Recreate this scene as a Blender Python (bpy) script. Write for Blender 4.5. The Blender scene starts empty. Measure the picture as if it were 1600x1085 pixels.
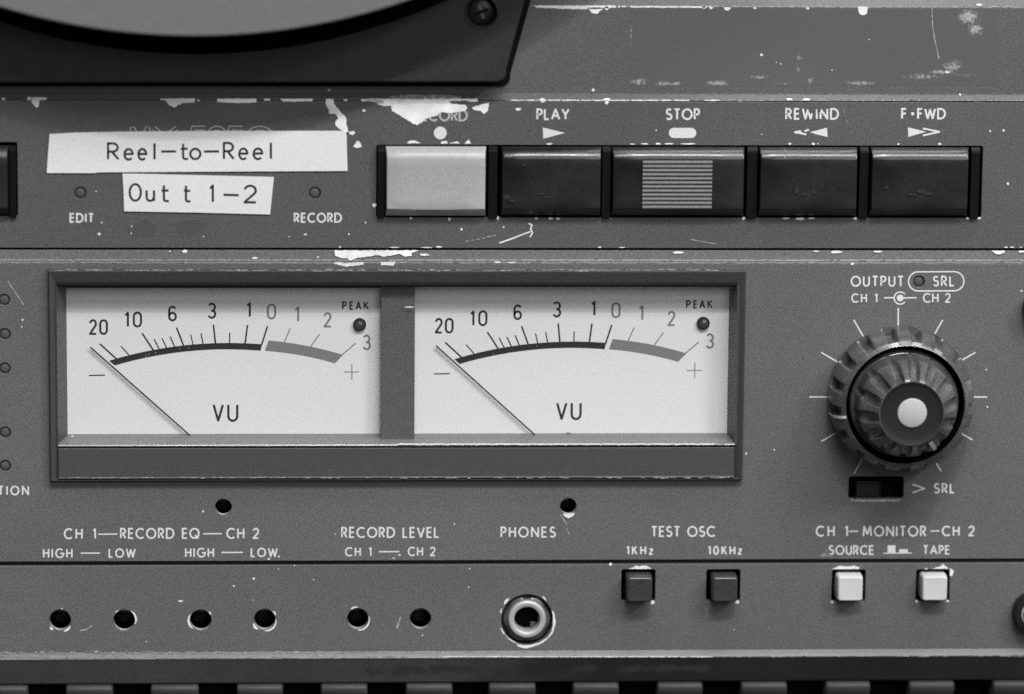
import bpy, bmesh, math, random
from mathutils import Vector, Matrix
from mathutils.geometry import tessellate_polygon

# ------------------------------------------------------------------ scale, camera, light
S = 0.00014                       # metres per unit of the front-panel grid
FX, FY, D, ROLL = 460.0, -600.0, 6500.0, 0.0085
scene = bpy.context.scene
COL = scene.collection

CAM = Vector((FX-800, -D, 542.5-FY))
F_PX = CAM.length
_fw = (-CAM).normalized()
_r = _fw.cross(Vector((0, 0, 1))).normalized(); _u = _r.cross(_fw)
_c, _s = math.cos(ROLL), math.sin(ROLL)
_r, _u = _c*_r+_s*_u, -_s*_r+_c*_u

cd = bpy.data.cameras.new("camera"); cam = bpy.data.objects.new("camera", cd); COL.objects.link(cam)
cam.matrix_world = Matrix.Translation(CAM*S) @ Matrix((_r, _u, -_fw)).transposed().to_4x4()
cd.sensor_width = 36; cd.lens = 36*F_PX/1600
cd.clip_start = 0.05; cd.clip_end = 50
cd.dof.use_dof = True; cd.dof.focus_distance = F_PX*S; cd.dof.aperture_fstop = (cd.lens/1000)/(180*S)
scene.camera = cam

world = bpy.data.worlds.new("World"); scene.world = world; world.use_nodes = True
bg = world.node_tree.nodes["Background"]; bg.inputs[0].default_value = (1, 1, 1, 1); bg.inputs[1].default_value = 0.10

def lamp(name, loc, target, sx, sy, power):
    l = bpy.data.lights.new(name, 'AREA'); l.shape = 'RECTANGLE'; l.size = sx; l.size_y = sy; l.energy = power
    o = bpy.data.objects.new(name, l); COL.objects.link(o); o.location = loc
    o.rotation_euler = (Vector(target)-Vector(loc)).to_track_quat('-Z', 'Y').to_euler()
    return o
lamp("tube_lamp", (0.35, -1.05, 1.36), (0.02, 0, 0), 1.5, 0.02, 22)
lamp("key_lamp", (0.11, -1.04, 1.34), (0.02, 0, 0), 0.13, 0.035, 6.5)
lamp("side_lamp", (1.15, -1.0, 1.0), (0.05, 0, 0), 0.4, 0.1, 9)
lamp("ceiling_lamp", (0.1, -0.42, 1.5), (0, 0, 0), 1.2, 0.16, 9)
lamp("front_fill_lamp", (0.7, -2.2, 1.0), (0, 0, 0), 1.3, 0.8, 13)  # unseen fill lamp added in front to lift the meter cards' shadow
scene.view_settings.view_transform = 'Standard'; scene.view_settings.look = 'None'
scene.view_settings.exposure = 0.08; scene.view_settings.gamma = 1.0
scene.cycles.use_denoising = False
scene.cycles.max_bounces = 6

random.seed(7)
# ------------------------------------------------------------------ panel grid helpers
def P(px, py, d=0.0):
    """panel grid reading (px, py) on the plane that stands d units proud of the main panel"""
    v = _fw*F_PX+_r*(px-800)+_u*(542.5-py)
    t = (-d-CAM.y)/v.y
    return CAM+v*t
def XZ(px, py, d=0.0):
    p = P(px, py, d); return (p.x, p.z)
def Zc(py, d=0.0): return P(800, py, d).z
XL, XR = -1150.0, 1180.0          # the machine's sides, in grid units

# ------------------------------------------------------------------ materials
def mat(name, v, rough=.5, spec=.5, metal=0., grain=.0, cloud=.0, bump=.0, gscale=4600, cscale=11, stretch=None, coat=0.):
    m = bpy.data.materials.new(name); m.use_nodes = True
    nt = m.node_tree; b = nt.nodes["Principled BSDF"]
    b.inputs["Roughness"].default_value = rough; b.inputs["Metallic"].default_value = metal
    b.inputs["Specular IOR Level"].default_value = spec
    b.inputs["Coat Weight"].default_value = coat; b.inputs["Coat Roughness"].default_value = .12
    b.inputs["Base Color"].default_value = (v, v, v, 1)
    tc = nt.nodes.new("ShaderNodeTexCoord")
    if grain or cloud:
        def noise(sc, det):
            n = nt.nodes.new("ShaderNodeTexNoise"); n.inputs["Scale"].default_value = sc; n.inputs["Detail"].default_value = det
            nt.links.new(tc.outputs["Object"], n.inputs["Vector"]); return n
        def amp(n, a):
            r = nt.nodes.new("ShaderNodeMapRange"); r.inputs[1].default_value = .3; r.inputs[2].default_value = .7
            r.inputs[3].default_value = 1-a; r.inputs[4].default_value = 1+a
            nt.links.new(n.outputs[0], r.inputs[0]); return r
        g = amp(noise(gscale, 1.0), grain*1.5); c = amp(noise(cscale, 4.0), cloud)
        mu = nt.nodes.new("ShaderNodeMath"); mu.operation = 'MULTIPLY'
        nt.links.new(g.outputs[0], mu.inputs[0]); nt.links.new(c.outputs[0], mu.inputs[1])
        m2 = nt.nodes.new("ShaderNodeMath"); m2.operation = 'MULTIPLY'; m2.inputs[1].default_value = v
        nt.links.new(mu.outputs[0], m2.inputs[0])
        nt.links.new(m2.outputs[0], b.inputs["Base Color"])
        # wear also changes the gloss a little
        rr = nt.nodes.new("ShaderNodeMapRange"); rr.inputs[3].default_value = max(.05, rough-.12); rr.inputs[4].default_value = min(1, rough+.12)
        n3 = noise(cscale*3.1, 5.0); nt.links.new(n3.outputs[0], rr.inputs[0]); nt.links.new(rr.outputs[0], b.inputs["Roughness"])
    if bump:
        n = nt.nodes.new("ShaderNodeTexNoise"); n.inputs["Scale"].default_value = 5200; n.inputs["Detail"].default_value = 2
        nt.links.new(tc.outputs["Object"], n.inputs["Vector"])
        bp = nt.nodes.new("ShaderNodeBump"); bp.inputs["Strength"].default_value = bump; bp.inputs["Distance"].default_value = .00008
        nt.links.new(n.outputs[0], bp.inputs["Height"]); nt.links.new(bp.outputs[0], b.inputs["Normal"])
    return m
M = dict(
 paint=mat("grey_paint", .115, .42, .45, 0, .33, .11, .2),
 paint_dark=mat("dark_grey_paint", .062, .42, .45, 0, .22, .08, .3),
 fascia=mat("fascia_paint", .085, .42, .4, 0, .25, .18, .3, cscale=30),
 bezel=mat("bezel_plastic", .055, .38, .4, 0, .22, .06, .2),
 sill=mat("sill_plastic", .13, .24, .5, 0, .2, .06, .2),
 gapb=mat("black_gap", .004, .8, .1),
 black=mat("black_plastic", .010, .42, .4, 0, .25, .1, .1),
 bezelbar=mat("bar_plastic", .064, .36, .4, 0, .22, .1, .2),
 paint_up=mat("upper_grey_paint", .089, .44, .42, 0, .33, .11, .2),
 paint_deck=mat("deck_grey_paint", .102, .44, .42, 0, .33, .11, .2),
 post=mat("post_plastic", .004, .4, .25),
 keysmudge=mat("key_smudge", .026, .4, .4, 0, .4, .3),
 stain2=mat("smudge", .078, .4, .45, 0, .33, .11, .2),
 lip=mat("lip_paint", .072, .36, .45, 0, .24, .08, .2),
 grille=mat("grille_plastic", .05, .55, .35, 0, .22, .1, .1),
 divider=mat("divider_plastic", .088, .45, .4, 0, .22, .04, .2),
 darkwear=mat("deep_dark_paint", .028, .5, .3, 0, .3, .2),
 tray=mat("black_tray", .027, .5, .28, 0, .22, .05, .3),
 key=mat("key_plastic", .013, .27, .55, 0, .3, .55, .05, cscale=95),
 keylight=mat("light_key_plastic", .36, .38, .5, 0, .12, .03, .1),
 rib=mat("rib_plastic", .15, .35, .5, 0, .2, .1),
 chip=mat("bare_metal_and_glint", .76, .5, .4, 0, .12, .2, .3, cscale=260),  # chipped metal, also the painted edge glints on lip and sill
 chipdim_and_glint=mat("worn_paint_and_glint", .33, .6, .3, 0, .35, .3, gscale=900),
 faint=mat("faint_wear", .17, .5, .3, 0, .35, .3, gscale=900),
 stain=mat("smudge", .095, .4, .45, 0, .22, .1, .3),
 ink=mat("white_ink", .66, .6, .3, 0, .12, .08),
 inkdim=mat("grey_outline_ink", .42, .6, .3, 0, .12, .08),
 paper=mat("label_paper", .72, .65, .25, 0, .07, .02),
 labelink=mat("label_ink", .03, .6, .3, 0, .3, .1),
 card=mat("meter_card", .715, .7, .2, 0, .06, .02),
 meterink=mat("meter_ink", .022, .6, .3, 0, .3, .1),
 meterred=mat("meter_red_ink", .19, .6, .3, 0, .15, .05),
 knob=mat("knob_rubber", .078, .27, .9, 0, .4, .5, .2, cscale=110),
 knobcap=mat("knob_cap", .014, .6, .25, 0, .2, .05, .2),
 knobdot=mat("knob_dot", .44, .6, .3, 0, .06, .03),
 led=mat("led_lens", .05, .12, .6),
 ledlight=mat("led_lens_pale", .085, .4, .4),
 metal=mat("nickel", .5, .42, .5, .35, .08, .05),
 darkmetal=mat("dark_nickel", .16, .35, .5, .6, .1, .1),
 btn=mat("dark_button", .038, .34, .5, 0, .2, .08, .1),
 btnw=mat("white_button", .58, .5, .4, 0, .06, .03),
 reel=mat("reel_aluminium", .14, .55, .3, 0, .12, .03),
)
g = bpy.data.materials.new("clear_window"); g.use_nodes = True; nt = g.node_tree
for n in list(nt.nodes):
    if n.type == 'BSDF_PRINCIPLED': nt.nodes.remove(n)
tr = nt.nodes.new("ShaderNodeBsdfTransparent"); gl = nt.nodes.new("ShaderNodeBsdfGlossy"); gl.inputs["Roughness"].default_value = .03
lw = nt.nodes.new("ShaderNodeLayerWeight"); lw.inputs[0].default_value = .5
pw = nt.nodes.new("ShaderNodeMath"); pw.operation = 'POWER'; pw.inputs[1].default_value = 5; nt.links.new(lw.outputs["Facing"], pw.inputs[0])
fr = nt.nodes.new("ShaderNodeMapRange"); fr.inputs[3].default_value = .03; fr.inputs[4].default_value = .7; nt.links.new(pw.outputs[0], fr.inputs[0]); mx = nt.nodes.new("ShaderNodeMixShader")
nt.links.new(fr.outputs[0], mx.inputs[0]); nt.links.new(tr.outputs[0], mx.inputs[1]); nt.links.new(gl.outputs[0], mx.inputs[2])
nt.links.new(mx.outputs[0], nt.nodes["Material Output"].inputs[0]); M['glass'] = g

# the fascia's colour darkens toward its right half, with a ragged transition
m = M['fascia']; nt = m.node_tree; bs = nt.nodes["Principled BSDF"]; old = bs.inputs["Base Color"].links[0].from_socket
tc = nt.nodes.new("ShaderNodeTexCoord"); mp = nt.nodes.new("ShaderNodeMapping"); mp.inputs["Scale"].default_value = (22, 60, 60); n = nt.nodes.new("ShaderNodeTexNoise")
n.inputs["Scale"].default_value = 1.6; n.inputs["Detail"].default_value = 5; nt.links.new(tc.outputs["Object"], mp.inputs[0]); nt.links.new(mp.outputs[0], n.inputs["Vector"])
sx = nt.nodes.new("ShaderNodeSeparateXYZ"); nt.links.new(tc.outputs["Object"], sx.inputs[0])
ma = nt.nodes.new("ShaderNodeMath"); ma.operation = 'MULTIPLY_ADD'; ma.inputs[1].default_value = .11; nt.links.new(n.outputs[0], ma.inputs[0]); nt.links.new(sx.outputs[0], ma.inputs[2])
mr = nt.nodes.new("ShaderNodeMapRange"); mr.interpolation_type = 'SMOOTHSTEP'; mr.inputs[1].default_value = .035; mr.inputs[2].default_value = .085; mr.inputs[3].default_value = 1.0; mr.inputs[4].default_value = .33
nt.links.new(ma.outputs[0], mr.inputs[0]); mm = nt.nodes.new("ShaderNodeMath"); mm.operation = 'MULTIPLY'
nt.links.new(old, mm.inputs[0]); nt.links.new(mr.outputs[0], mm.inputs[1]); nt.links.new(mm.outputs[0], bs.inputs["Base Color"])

# ------------------------------------------------------------------ object helpers
ORIGIN = {}
def link(o, wc, parent=None, label=None, cat=None, kind=None, group=None):
    COL.objects.link(o); ORIGIN[o.name] = wc
    if parent is not None:
        o.parent = parent; o.location = wc-ORIGIN[parent.name]
    else: o.location = wc
    if label: o['label'] = label
    if cat: o['category'] = cat
    if kind: o['kind'] = kind
    if group: o['group'] = group
    return o
def empty(name, wc, **k):
    return link(bpy.data.objects.new(name, None), Vector(wc)*S, **k)
def put(name, verts, faces, m, parent=None, smooth=False, **k):
    """verts in grid units (x, y toward the back, z up); one mesh object whose origin is its own centre"""
    vs = [Vector(v)*S for v in verts]
    lo = [min(v[i] for v in vs) for i in range(3)]; hi = [max(v[i] for v in vs) for i in range(3)]
    c = Vector([(lo[i]+hi[i])/2 for i in range(3)])
    me = bpy.data.meshes.new(name); me.from_pydata([v-c for v in vs], [], faces); me.materials.append(M[m])
    bm = bmesh.new(); bm.from_mesh(me); bmesh.ops.recalc_face_normals(bm, faces=bm.faces)
    bm.to_mesh(me); bm.free()
    if smooth:
        me.polygons.foreach_set("use_smooth", [True]*len(me.polygons))
        try: me.set_sharp_from_angle(angle=math.radians(smooth if smooth > 1 else 35))
        except Exception: pass
    me.update()
    return link(bpy.data.objects.new(name, me), c, parent, **k)
def flat(name, verts, faces, m, parent=None, **k):
    """open sheets facing the viewer: keep normals toward -y"""
    o = put(name, verts, faces, m, parent, **k)
    me = o.data
    bm = bmesh.new(); bm.from_mesh(me)
    for f in bm.faces:
        if f.normal.y > 0: f.normal_flip()
    bm.to_mesh(me); bm.free(); return o

def prism(name, prof, m, parent=None, x0=XL, x1=XR, **k):
    """profile [(d, z)] swept along x, closed"""
    n = len(prof); v = [(x0, -d, z) for d, z in prof]+[(x1, -d, z) for d, z in prof]
    f = [(i, (i+1) % n, (i+1) % n+n, i+n) for i in range(n)]+[tuple(range(n)), tuple(range(2*n-1, n-1, -1))]
    return put(name, v, f, m, parent, **k)

def loop_round(x0, z0, x1, z1, r, n=5):
    pts = []
    for cx, cz, a in ((x1-r, z1-r, 0), (x0+r, z1-r, 90), (x0+r, z0+r, 180), (x1-r, z0+r, 270)):
        for i in range(n+1):
            t = math.radians(a+90*i/n); pts.append((cx+r*math.cos(t), cz+r*math.sin(t)))
    return pts
def circle(cx, cz, r, n=40, ph=0): return [(cx+r*math.cos(2*math.pi*i/n+ph), cz+r*math.sin(2*math.pi*i/n+ph)) for i in range(n)]

def plate_data(loops, d, thick, bevel=0., res=2):
    cu = bpy.data.curves.new("tmp", 'CURVE'); cu.dimensions = '2D'; cu.fill_mode = 'BOTH'
    for L in loops:
        sp = cu.splines.new('POLY'); sp.points.add(len(L)-1)
        for i, (x, z) in enumerate(L): sp.points[i].co = (x, z, 0, 1)
        sp.use_cyclic_u = True
    cu.extrude = thick/2-bevel; cu.bevel_depth = bevel; cu.bevel_resolution = res; cu.offset = -bevel
    o = bpy.data.objects.new("tmp", cu); COL.objects.link(o)
    dg = bpy.context.evaluated_depsgraph_get(); me = bpy.data.meshes.new_from_object(o.evaluated_get(dg))
    bm = bmesh.new(); bm.from_mesh(me); bmesh.ops.remove_doubles(bm, verts=bm.verts, dist=.01)
    bm.verts.index_update()
    v = [(q.co.x, -(q.co.z+d-thick/2), q.co.y) for q in bm.verts]; f = [tuple(w.index for w in q.verts) for q in bm.faces]
    bm.free(); bpy.data.objects.remove(o); bpy.data.curves.remove(cu); bpy.data.meshes.remove(me)
    return v, f
def plate(name, loops, d, thick, m, parent=None, bevel=0., res=2, **k):
    v, f = plate_data(loops, d, thick, bevel, res)
    return put(name, v, f, m, parent, **k)
def block(name, x0, z0, x1, z1, d, thick, m, parent=None, r=0., bevel=0., **k):
    L = loop_round(x0, z0, x1, z1, r) if r else [(x0, z0), (x1, z0), (x1, z1), (x0, z1)]
    return plate(name, [L], d, thick, m, parent, bevel, **k)

def lathe(name, cx, cz, prof, m, parent=None, n=64, mod=None, smooth=40, caps=(False, True), **k):
    """profile [(r, d)] turned about the axis through (cx, cz) that points at the viewer"""
    v = []; f = []
    for j, (r, d) in enumerate(prof):
        for i in range(n):
            a = 2*math.pi*i/n; rr = r-(mod(j, a) if mod else 0)
            v.append((cx+rr*math.cos(a), -d, cz+rr*math.sin(a)))
    for j in range(len(prof)-1):
        for i in range(n):
            f.append((j*n+i, j*n+(i+1) % n, (j+1)*n+(i+1) % n, (j+1)*n+i))
    if caps[0]: f.append(tuple(range(n)))
    if caps[1]: f.append(tuple((len(prof)-1)*n+i for i in range(n)))
    return put(name, v, f, m, parent, smooth=smooth, **k)

# ------------------------------------------------------------------ flat print: strokes and glyphs
_lift = [0]
def ribbon(pts, w, d, closed=False):
    """pts in grid (x, z); returns verts, faces of a flat stroke of width w lying at depth d"""
    q = [pts[0]]
    for p in pts[1:]:
        if math.hypot(p[0]-q[-1][0], p[1]-q[-1][1]) > 1e-4: q.append(p)
    if closed and len(q) > 2 and math.hypot(q[0][0]-q[-1][0], q[0][1]-q[-1][1]) < 1e-4: q.pop()
    n = len(q); v = []; f = []
    for i in range(n):
        a = q[(i-1) % n] if (closed or i > 0) else None; b = q[(i+1) % n] if (closed or i < n-1) else None
        def nrm(s, e):
            dx, dz = e[0]-s[0], e[1]-s[1]; L = math.hypot(dx, dz) or 1; return (-dz/L, dx/L)
        n1 = nrm(a, q[i]) if a else None; n2 = nrm(q[i], b) if b else None
        if n1 and n2:
            mx_, mz_ = n1[0]+n2[0], n1[1]+n2[1]; L2 = mx_*mx_+mz_*mz_
            kx = min(2/(L2 or 1e-6), 1.6); nx, nz = mx_*kx/1, mz_*kx/1
            L = math.hypot(nx, nz)
            if L > 1.8: nx, nz = nx/L*1.8, nz/L*1.8
        else: nx, nz = n1 or n2
        h = w/2
        v += [(q[i][0]+nx*h, -d, q[i][1]+nz*h), (q[i][0]-nx*h, -d, q[i][1]-nz*h)]
    m = n if closed else n-1
    for i in range(m):
        j = (i+1) % n; f.append((2*i, 2*i+1, 2*j+1, 2*j))
    return v, f
def arc(cx, cy, rx, ry, a0, a1, n=14):
    return [(cx+rx*math.cos(math.radians(a0+(a1-a0)*i/n)), cy+ry*math.sin(math.radians(a0+(a1-a0)*i/n))) for i in range(n+1)]
O_ = lambda w: (w, [arc(w/2, .5, w/2, .5, 90, 450, 26)])
G = {
 'A': (.82, [[(0, 0), (.41, 1), (.82, 0)], [(.15, .33), (.67, .33)]]),
 'C': (.84, [arc(.5, .5, .5, .5, 48, 312, 22)]),
 'D': (.78, [[(0, 0), (0, 1), (.28, 1)]+arc(.28, .5, .5, .5, 90, -90, 14)+[(0, 0)]]),
 'E': (.48, [[(.48, 1), (0, 1), (0, 0), (.48, 0)], [(0, .52), (.45, .52)]]),
 'F': (.46, [[(.46, 1), (0, 1), (0, 0)], [(0, .52), (.42, .52)]]),
 'G': (.96, [arc(.5, .5, .5, .5, 48, 360, 24)+[(.56, .47)]]),
 'H': (.64, [[(0, 0), (0, 1)], [(.64, 0), (.64, 1)], [(0, .52), (.64, .52)]]),
 'I': (.02, [[(.01, 0), (.01, 1)]]),
 'K': (.60, [[(0, 0), (0, 1)], [(.55, 1), (.03, .45)], [(.18, .6), (.6, 0)]]),
 'L': (.44, [[(0, 1), (0, 0), (.44, 0)]]),
 'M': (.92, [[(0, 0), (.12, 1), (.46, .2), (.80, 1), (.92, 0)]]),
 'N': (.74, [[(0, 0), (0, 1), (.74, 0), (.74, 1)]]),
 'O': O_(1.0), '0': O_(.62), 'Q': (1.0, [arc(.5, .5, .5, .5, 90, 450, 26), [(.55, .32), (.95, -.04)]]),
 'P': (.50, [[(0, 0), (0, 1), (.24, 1)]+arc(.24, .74, .26, .26, 90, -90, 10)+[(0, .48)]]),
 'R': (.54, [[(0, 0), (0, 1), (.24, 1)]+arc(.24, .74, .26, .26, 90, -90, 10)+[(0, .48)], [(.2, .48), (.54, 0)]]),
 'S': (.54, [arc(.27, .75, .24, .25, 35, 250, 12)+arc(.27, .26, .27, .26, 70, -150, 14)]),
 'T': (.58, [[(0, 1), (.58, 1)], [(.29, 1), (.29, 0)]]),
 'U': (.62, [[(0, 1), (0, .31)]+arc(.31, .31, .31, .31, 180, 360, 12)+[(.62, 1)]]),
 'V': (.74, [[(0, 1), (.37, 0), (.74, 1)]]),
 'W': (1.12, [[(0, 1), (.28, 0), (.56, .92), (.84, 0), (1.12, 1)]]),
 'X': (.7, [[(0, 0), (.7, 1)], [(0, 1), (.7, 0)]]),
 'Y': (.7, [[(0, 1), (.35, .46), (.7, 1)], [(.35, .46), (.35, 0)]]),
 'z': (.44, [[(0, .66), (.42, .66), (0, 0), (.44, 0)]]),
 '1': (.2, [[(0, .8), (.2, 1), (.2, 0)]]),
 '2': (.58, [arc(.29, .71, .28, .29, 165, -35, 12)+[(0, 0), (.58, 0)]]),
 '3': (.56, [arc(.28, .74, .25, .26, 150, -90, 12)+arc(.28, .25, .28, .27, 75, -155, 14)]),
 '5': (.56, [[(.52, 1), (.12, 1), (.06, .56)]+arc(.26, .32, .3, .32, 120, -150, 14)]),
 '6': (.56, [[(.44, 1)]+arc(.28, .3, .28, .3, 150, 150-360, 22), ]),
 '-': (.8, [[(0, .46), (.8, .46)]]), '.': (.1, [[(.0, .48), (.12, .48)]]),
 '+': (1., [[(0, .5), (1, .5)], [(.5, 0), (.5, 1)]]),
 '>': (1., [[(0, 1), (1, .5), (0, 0)]]),
 'e': (.56, [[(.03, .33), (.55, .33)]+arc(.28, .31, .27, .33, 5, 315, 18)]),
 'l': (.02, [[(.01, 0), (.01, 1)]]),
 'o': (.58, [arc(.29, .32, .29, .32, 90, 450, 22)]),
 't': (.40, [[(.13, .95), (.13, .14)]+arc(.27, .14, .14, .14, 180, 280, 6)+[(.40, .02)], [(0, .64), (.38, .64)]]),
 'u': (.46, [[(0, .64), (0, .22)]+arc(.22, .22, .22, .22, 180, 360, 10), [(.46, .64), (.46, 0)]]),
 # narrow meter figures
 'n0': (.56, [[(0, .28)]+arc(.28, .28, .28, .28, 180, 360, 10)+arc(.28, .72, .28, .28, 0, 180, 10)+[(0, .28)]]),
 'n2': (.56, [arc(.27, .74, .26, .26, 170, -30, 12)+[(0, 0), (.56, 0)]]),
 'n6': (.56, [arc(.28, .73, .27, .27, 30, 180, 8)+[(.01, .28)]+arc(.28, .28, .27, .28, 180, 540, 20)]),
}
def glyph_lines(ch, x0, x1, yt, yb, d, skew=0):
    w, strokes = G[ch]; out = []
    for s in strokes:
        q = []
        for (x, y) in s:
            fx = x/w if w > .05 else .5
            q.append(XZ(x0+fx*(x1-x0)+skew*(y), yb+(yt-yb)*y, d))
        out.append(q)
    return out
def strokes_mesh(lines, w, d, widths=None):
    V = []; F = []
    src = list(lines); lines = []; ws_ = []
    for i, L in enumerate(src):
        wi = widths[i] if widths else w; cur = [L[0]]
        for j in range(1, len(L)-1):
            cur.append(L[j])
            a, b, c = L[j-1], L[j], L[j+1]
            u = (b[0]-a[0], b[1]-a[1]); v = (c[0]-b[0], c[1]-b[1]); lu = math.hypot(*u) or 1; lv = math.hypot(*v) or 1
            if (u[0]*v[0]+u[1]*v[1])/(lu*lv) < -.1:
                k = wi*.22
                cur[-1] = (b[0]+u[0]/lu*k, b[1]+u[1]/lu*k); lines.append(cur); ws_.append(wi)
                cur = [(b[0]-v[0]/lv*k, b[1]-v[1]/lv*k)]
        cur.append(L[-1]); lines.append(cur); ws_.append(wi)
    widths = ws_
    for i, L in enumerate(lines):
        _lift[0] = (_lift[0]+1) % 4
        cl = len(L) > 8 and math.hypot(L[0][0]-L[-1][0], L[0][1]-L[-1][1]) < .4
        v, f = ribbon(L, widths[i] if widths else w, d+.04*(i % 6), cl); b = len(V)
        V += v; F += [tuple(b+a for a in t) for t in f]
    return V, F
def draw(name, lines, w, d, m, parent, widths=None, **k):
    V, F = strokes_mesh(lines, w, d, widths); return flat(name, V, F, m, parent, **k)
def text(s, x0, x1, yt, yb, d, parent, w=2.3, m='ink', ws=None, name='printed_word', slope=0., **k):
    """lettering whose ink spans x0..x1 and yt..yb"""
    w *= 1.12; x0 += w/2; x1 -= w/2; yt += w/2; yb -= w/2; h = yb-yt
    if ws is None: ws = .92
    gw = [(.30 if c == ' ' else G[c][0])*h*ws for c in s]
    gap = (x1-x0-sum(gw))/max(1, len(s)-1); x = x0; lines = []
    for c, g_ in zip(s, gw):
        if c != ' ':
            dy = slope*(x-x0)
            lines += glyph_lines(c, x, x+g_, yt+dy, yb+dy, d)
        x += g_+gap
    return draw(name, lines, w, d, m, parent, **k)
def ln(x0, y0, x1, y1, d): return [XZ(x0, y0, d), XZ(x1, y1, d)]

def ragged(pts, amp=.8, step=3.):
    out = []
    n = len(pts)
    for i in range(n):
        a, b = pts[i], pts[(i+1) % n]; L = math.hypot(b[0]-a[0], b[1]-a[1]); k = max(1, int(L/step))
        for j in range(k):
            t = j/k; j_ = amp if j else amp*.4
            out.append((a[0]+(b[0]-a[0])*t+random.uniform(-j_, j_), a[1]+(b[1]-a[1])*t+random.uniform(-j_, j_)))
    return out
def poly_mesh(pts, dfun):
    vs = []
    for (x, y) in pts:
        d = dfun(y) if callable(dfun) else dfun
        p = P(x, y, d); vs.append((p.x, p.y, p.z))
    tri = tessellate_polygon([[Vector((v[0], v[2], 0)) for v in vs]])
    return vs, [tuple(t) for t in tri]
def chip(pts, d, parent, m='chip', amp=.7, step=2.6, name='paint_chip', **k):
    v, f = poly_mesh(ragged(pts, amp, step), d)
    return flat(name, v, f, m, parent, **k)
def Zs(off, sc, pts): return [(off[0]+x/sc, off[1]+y/sc) for x, y in pts]
def flecks(items, d, parent, m='chip', name='paint_flecks'):
    """many tiny spots (x, y, rx, ry) joined"""
    V = []; F = []
    for t in items:
        x, y, rx = t[:3]; ry = t[3] if len(t) > 3 else rx
        n = 9; ph = random.random()*6
        pts = [(x+rx*random.uniform(.7, 1.15)*math.cos(ph+6.2832*i/n), y+ry*random.uniform(.7, 1.15)*math.sin(ph+6.2832*i/n)) for i in range(n)]
        v, f = poly_mesh(pts, d); b = len(V); V += v; F += [tuple(b+a for a in q) for q in f]
    return flat(name, V, F, m, parent, kind='stuff')

# ================================================================== THE MACHINE
deck = empty("tape_recorder", (0, 0, 0), label="worn grey reel-to-reel tape recorder with twin VU meters and chipped paint", cat="tape recorder")

# depth (grid units proud of the main panel)
DK, TP, FA = -14., -4., 0.
# --- body behind everything
prism("chassis", [(-62, Zc(-1500, -62)), (-62, Zc(1060, -62)), (-700, Zc(1060, -62)), (-700, Zc(-1500, -62))], 'gapb', deck, XL+6, XR-6)

# --- upper deck plate: vertical face with a lip that leans back at its top edge
zt = Zc(10, DK); zb = Zc(146, DK); lip = Zc(157, TP-2)
face = prism("deck_plate", [(-60, Zc(-1480, -40)), (-38, Zc(-1480, -40)), (-38, Zc(-24, -38)), (DK-1.2, zt+1.5), (DK, zt-.6), (DK, zb),
                    (DK+1.2, zb-1.0), (TP-.8, lip+.8), (TP-1.4, lip-.8), (-60, lip-.8)], 'paint_deck', deck)
# --- transport panel with the key well and lamp holes
WX0, WX1 = XZ(588, 284, TP)[0], XZ(1534.5, 284, TP)[0]
WZ0, WZ1 = Zc(340.5, TP), Zc(227, TP)
wellL = XZ(27.5, 284, TP)[0]
leds_tp = [(125.5, 301.5), (492, 301.5)]
loops = [[(XL, Zc(388, TP)), (XR, Zc(388, TP)), (XR, lip-1.4), (XL, lip-1.4)],
         loop_round(WX0, WZ0, WX1, WZ1, 3, 3), loop_round(wellL-160, WZ0+2, wellL, WZ1+3, 3, 3)]
for x, y in leds_tp: loops.append(circle(*XZ(x, y, TP), 9.2, 28))
tpan = plate("transport_panel", loops, TP, 12, 'paint_up', deck, bevel=.7, res=1)

# --- main panel and its top strip
z1 = Zc(391.2, -6)
prism("trim_strip", [(-30, z1), (-7, z1), (-6, z1-1), (-3.6, Zc(405.5, -3)), (-1.9, Zc(408.2, -2)), (-2.6, Zc(408.6, -2)), (-1.2, Zc(409.4, -1)), (-.3, Zc(412, 0)), (-30, Zc(412, 0))], 'paint', deck, smooth=20)
BX0, BX1 = XZ(76, 590, 0)[0], XZ(1162, 590, 0)[0]
BZ1, BZ0 = Zc(424, 0), Zc(751.5, 0)
loops = [[(XL, Zc(875.5, 0)), (XR, Zc(875.5, 0)), (XR, Zc(412, 0)-.1), (XL, Zc(412, 0)-.1)],
         [(BX0+6, BZ0+6), (BX1-6, BZ0+6), (BX1-6, BZ1-6), (BX0+6, BZ1-6)]]
trims = [(349, 792.5), (888, 791.5)]
for x, y in trims: loops.append(circle(*XZ(x, y, 0), 13.2, 32))
led_main = [(6.5, 468.5), (7.5, 522), (7.5, 575.5), (8, 675.5), (8, 728)]
for x, y in led_main: loops.append(circle(*XZ(x, y, 0), 9.0, 28))
loops.append(circle(*XZ(1436, 440, 0), 9.2, 28))
sx0, sz0 = XZ(1325.5, 779.5, 0); sx1, sz1 = XZ(1412.5, 744.5, 0)
loops.append(loop_round(sx0, sz0, sx1, sz1, 5, 4))
main = plate("main_panel", loops, 0, 12, 'paint', deck, bevel=.6, res=1)
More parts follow.
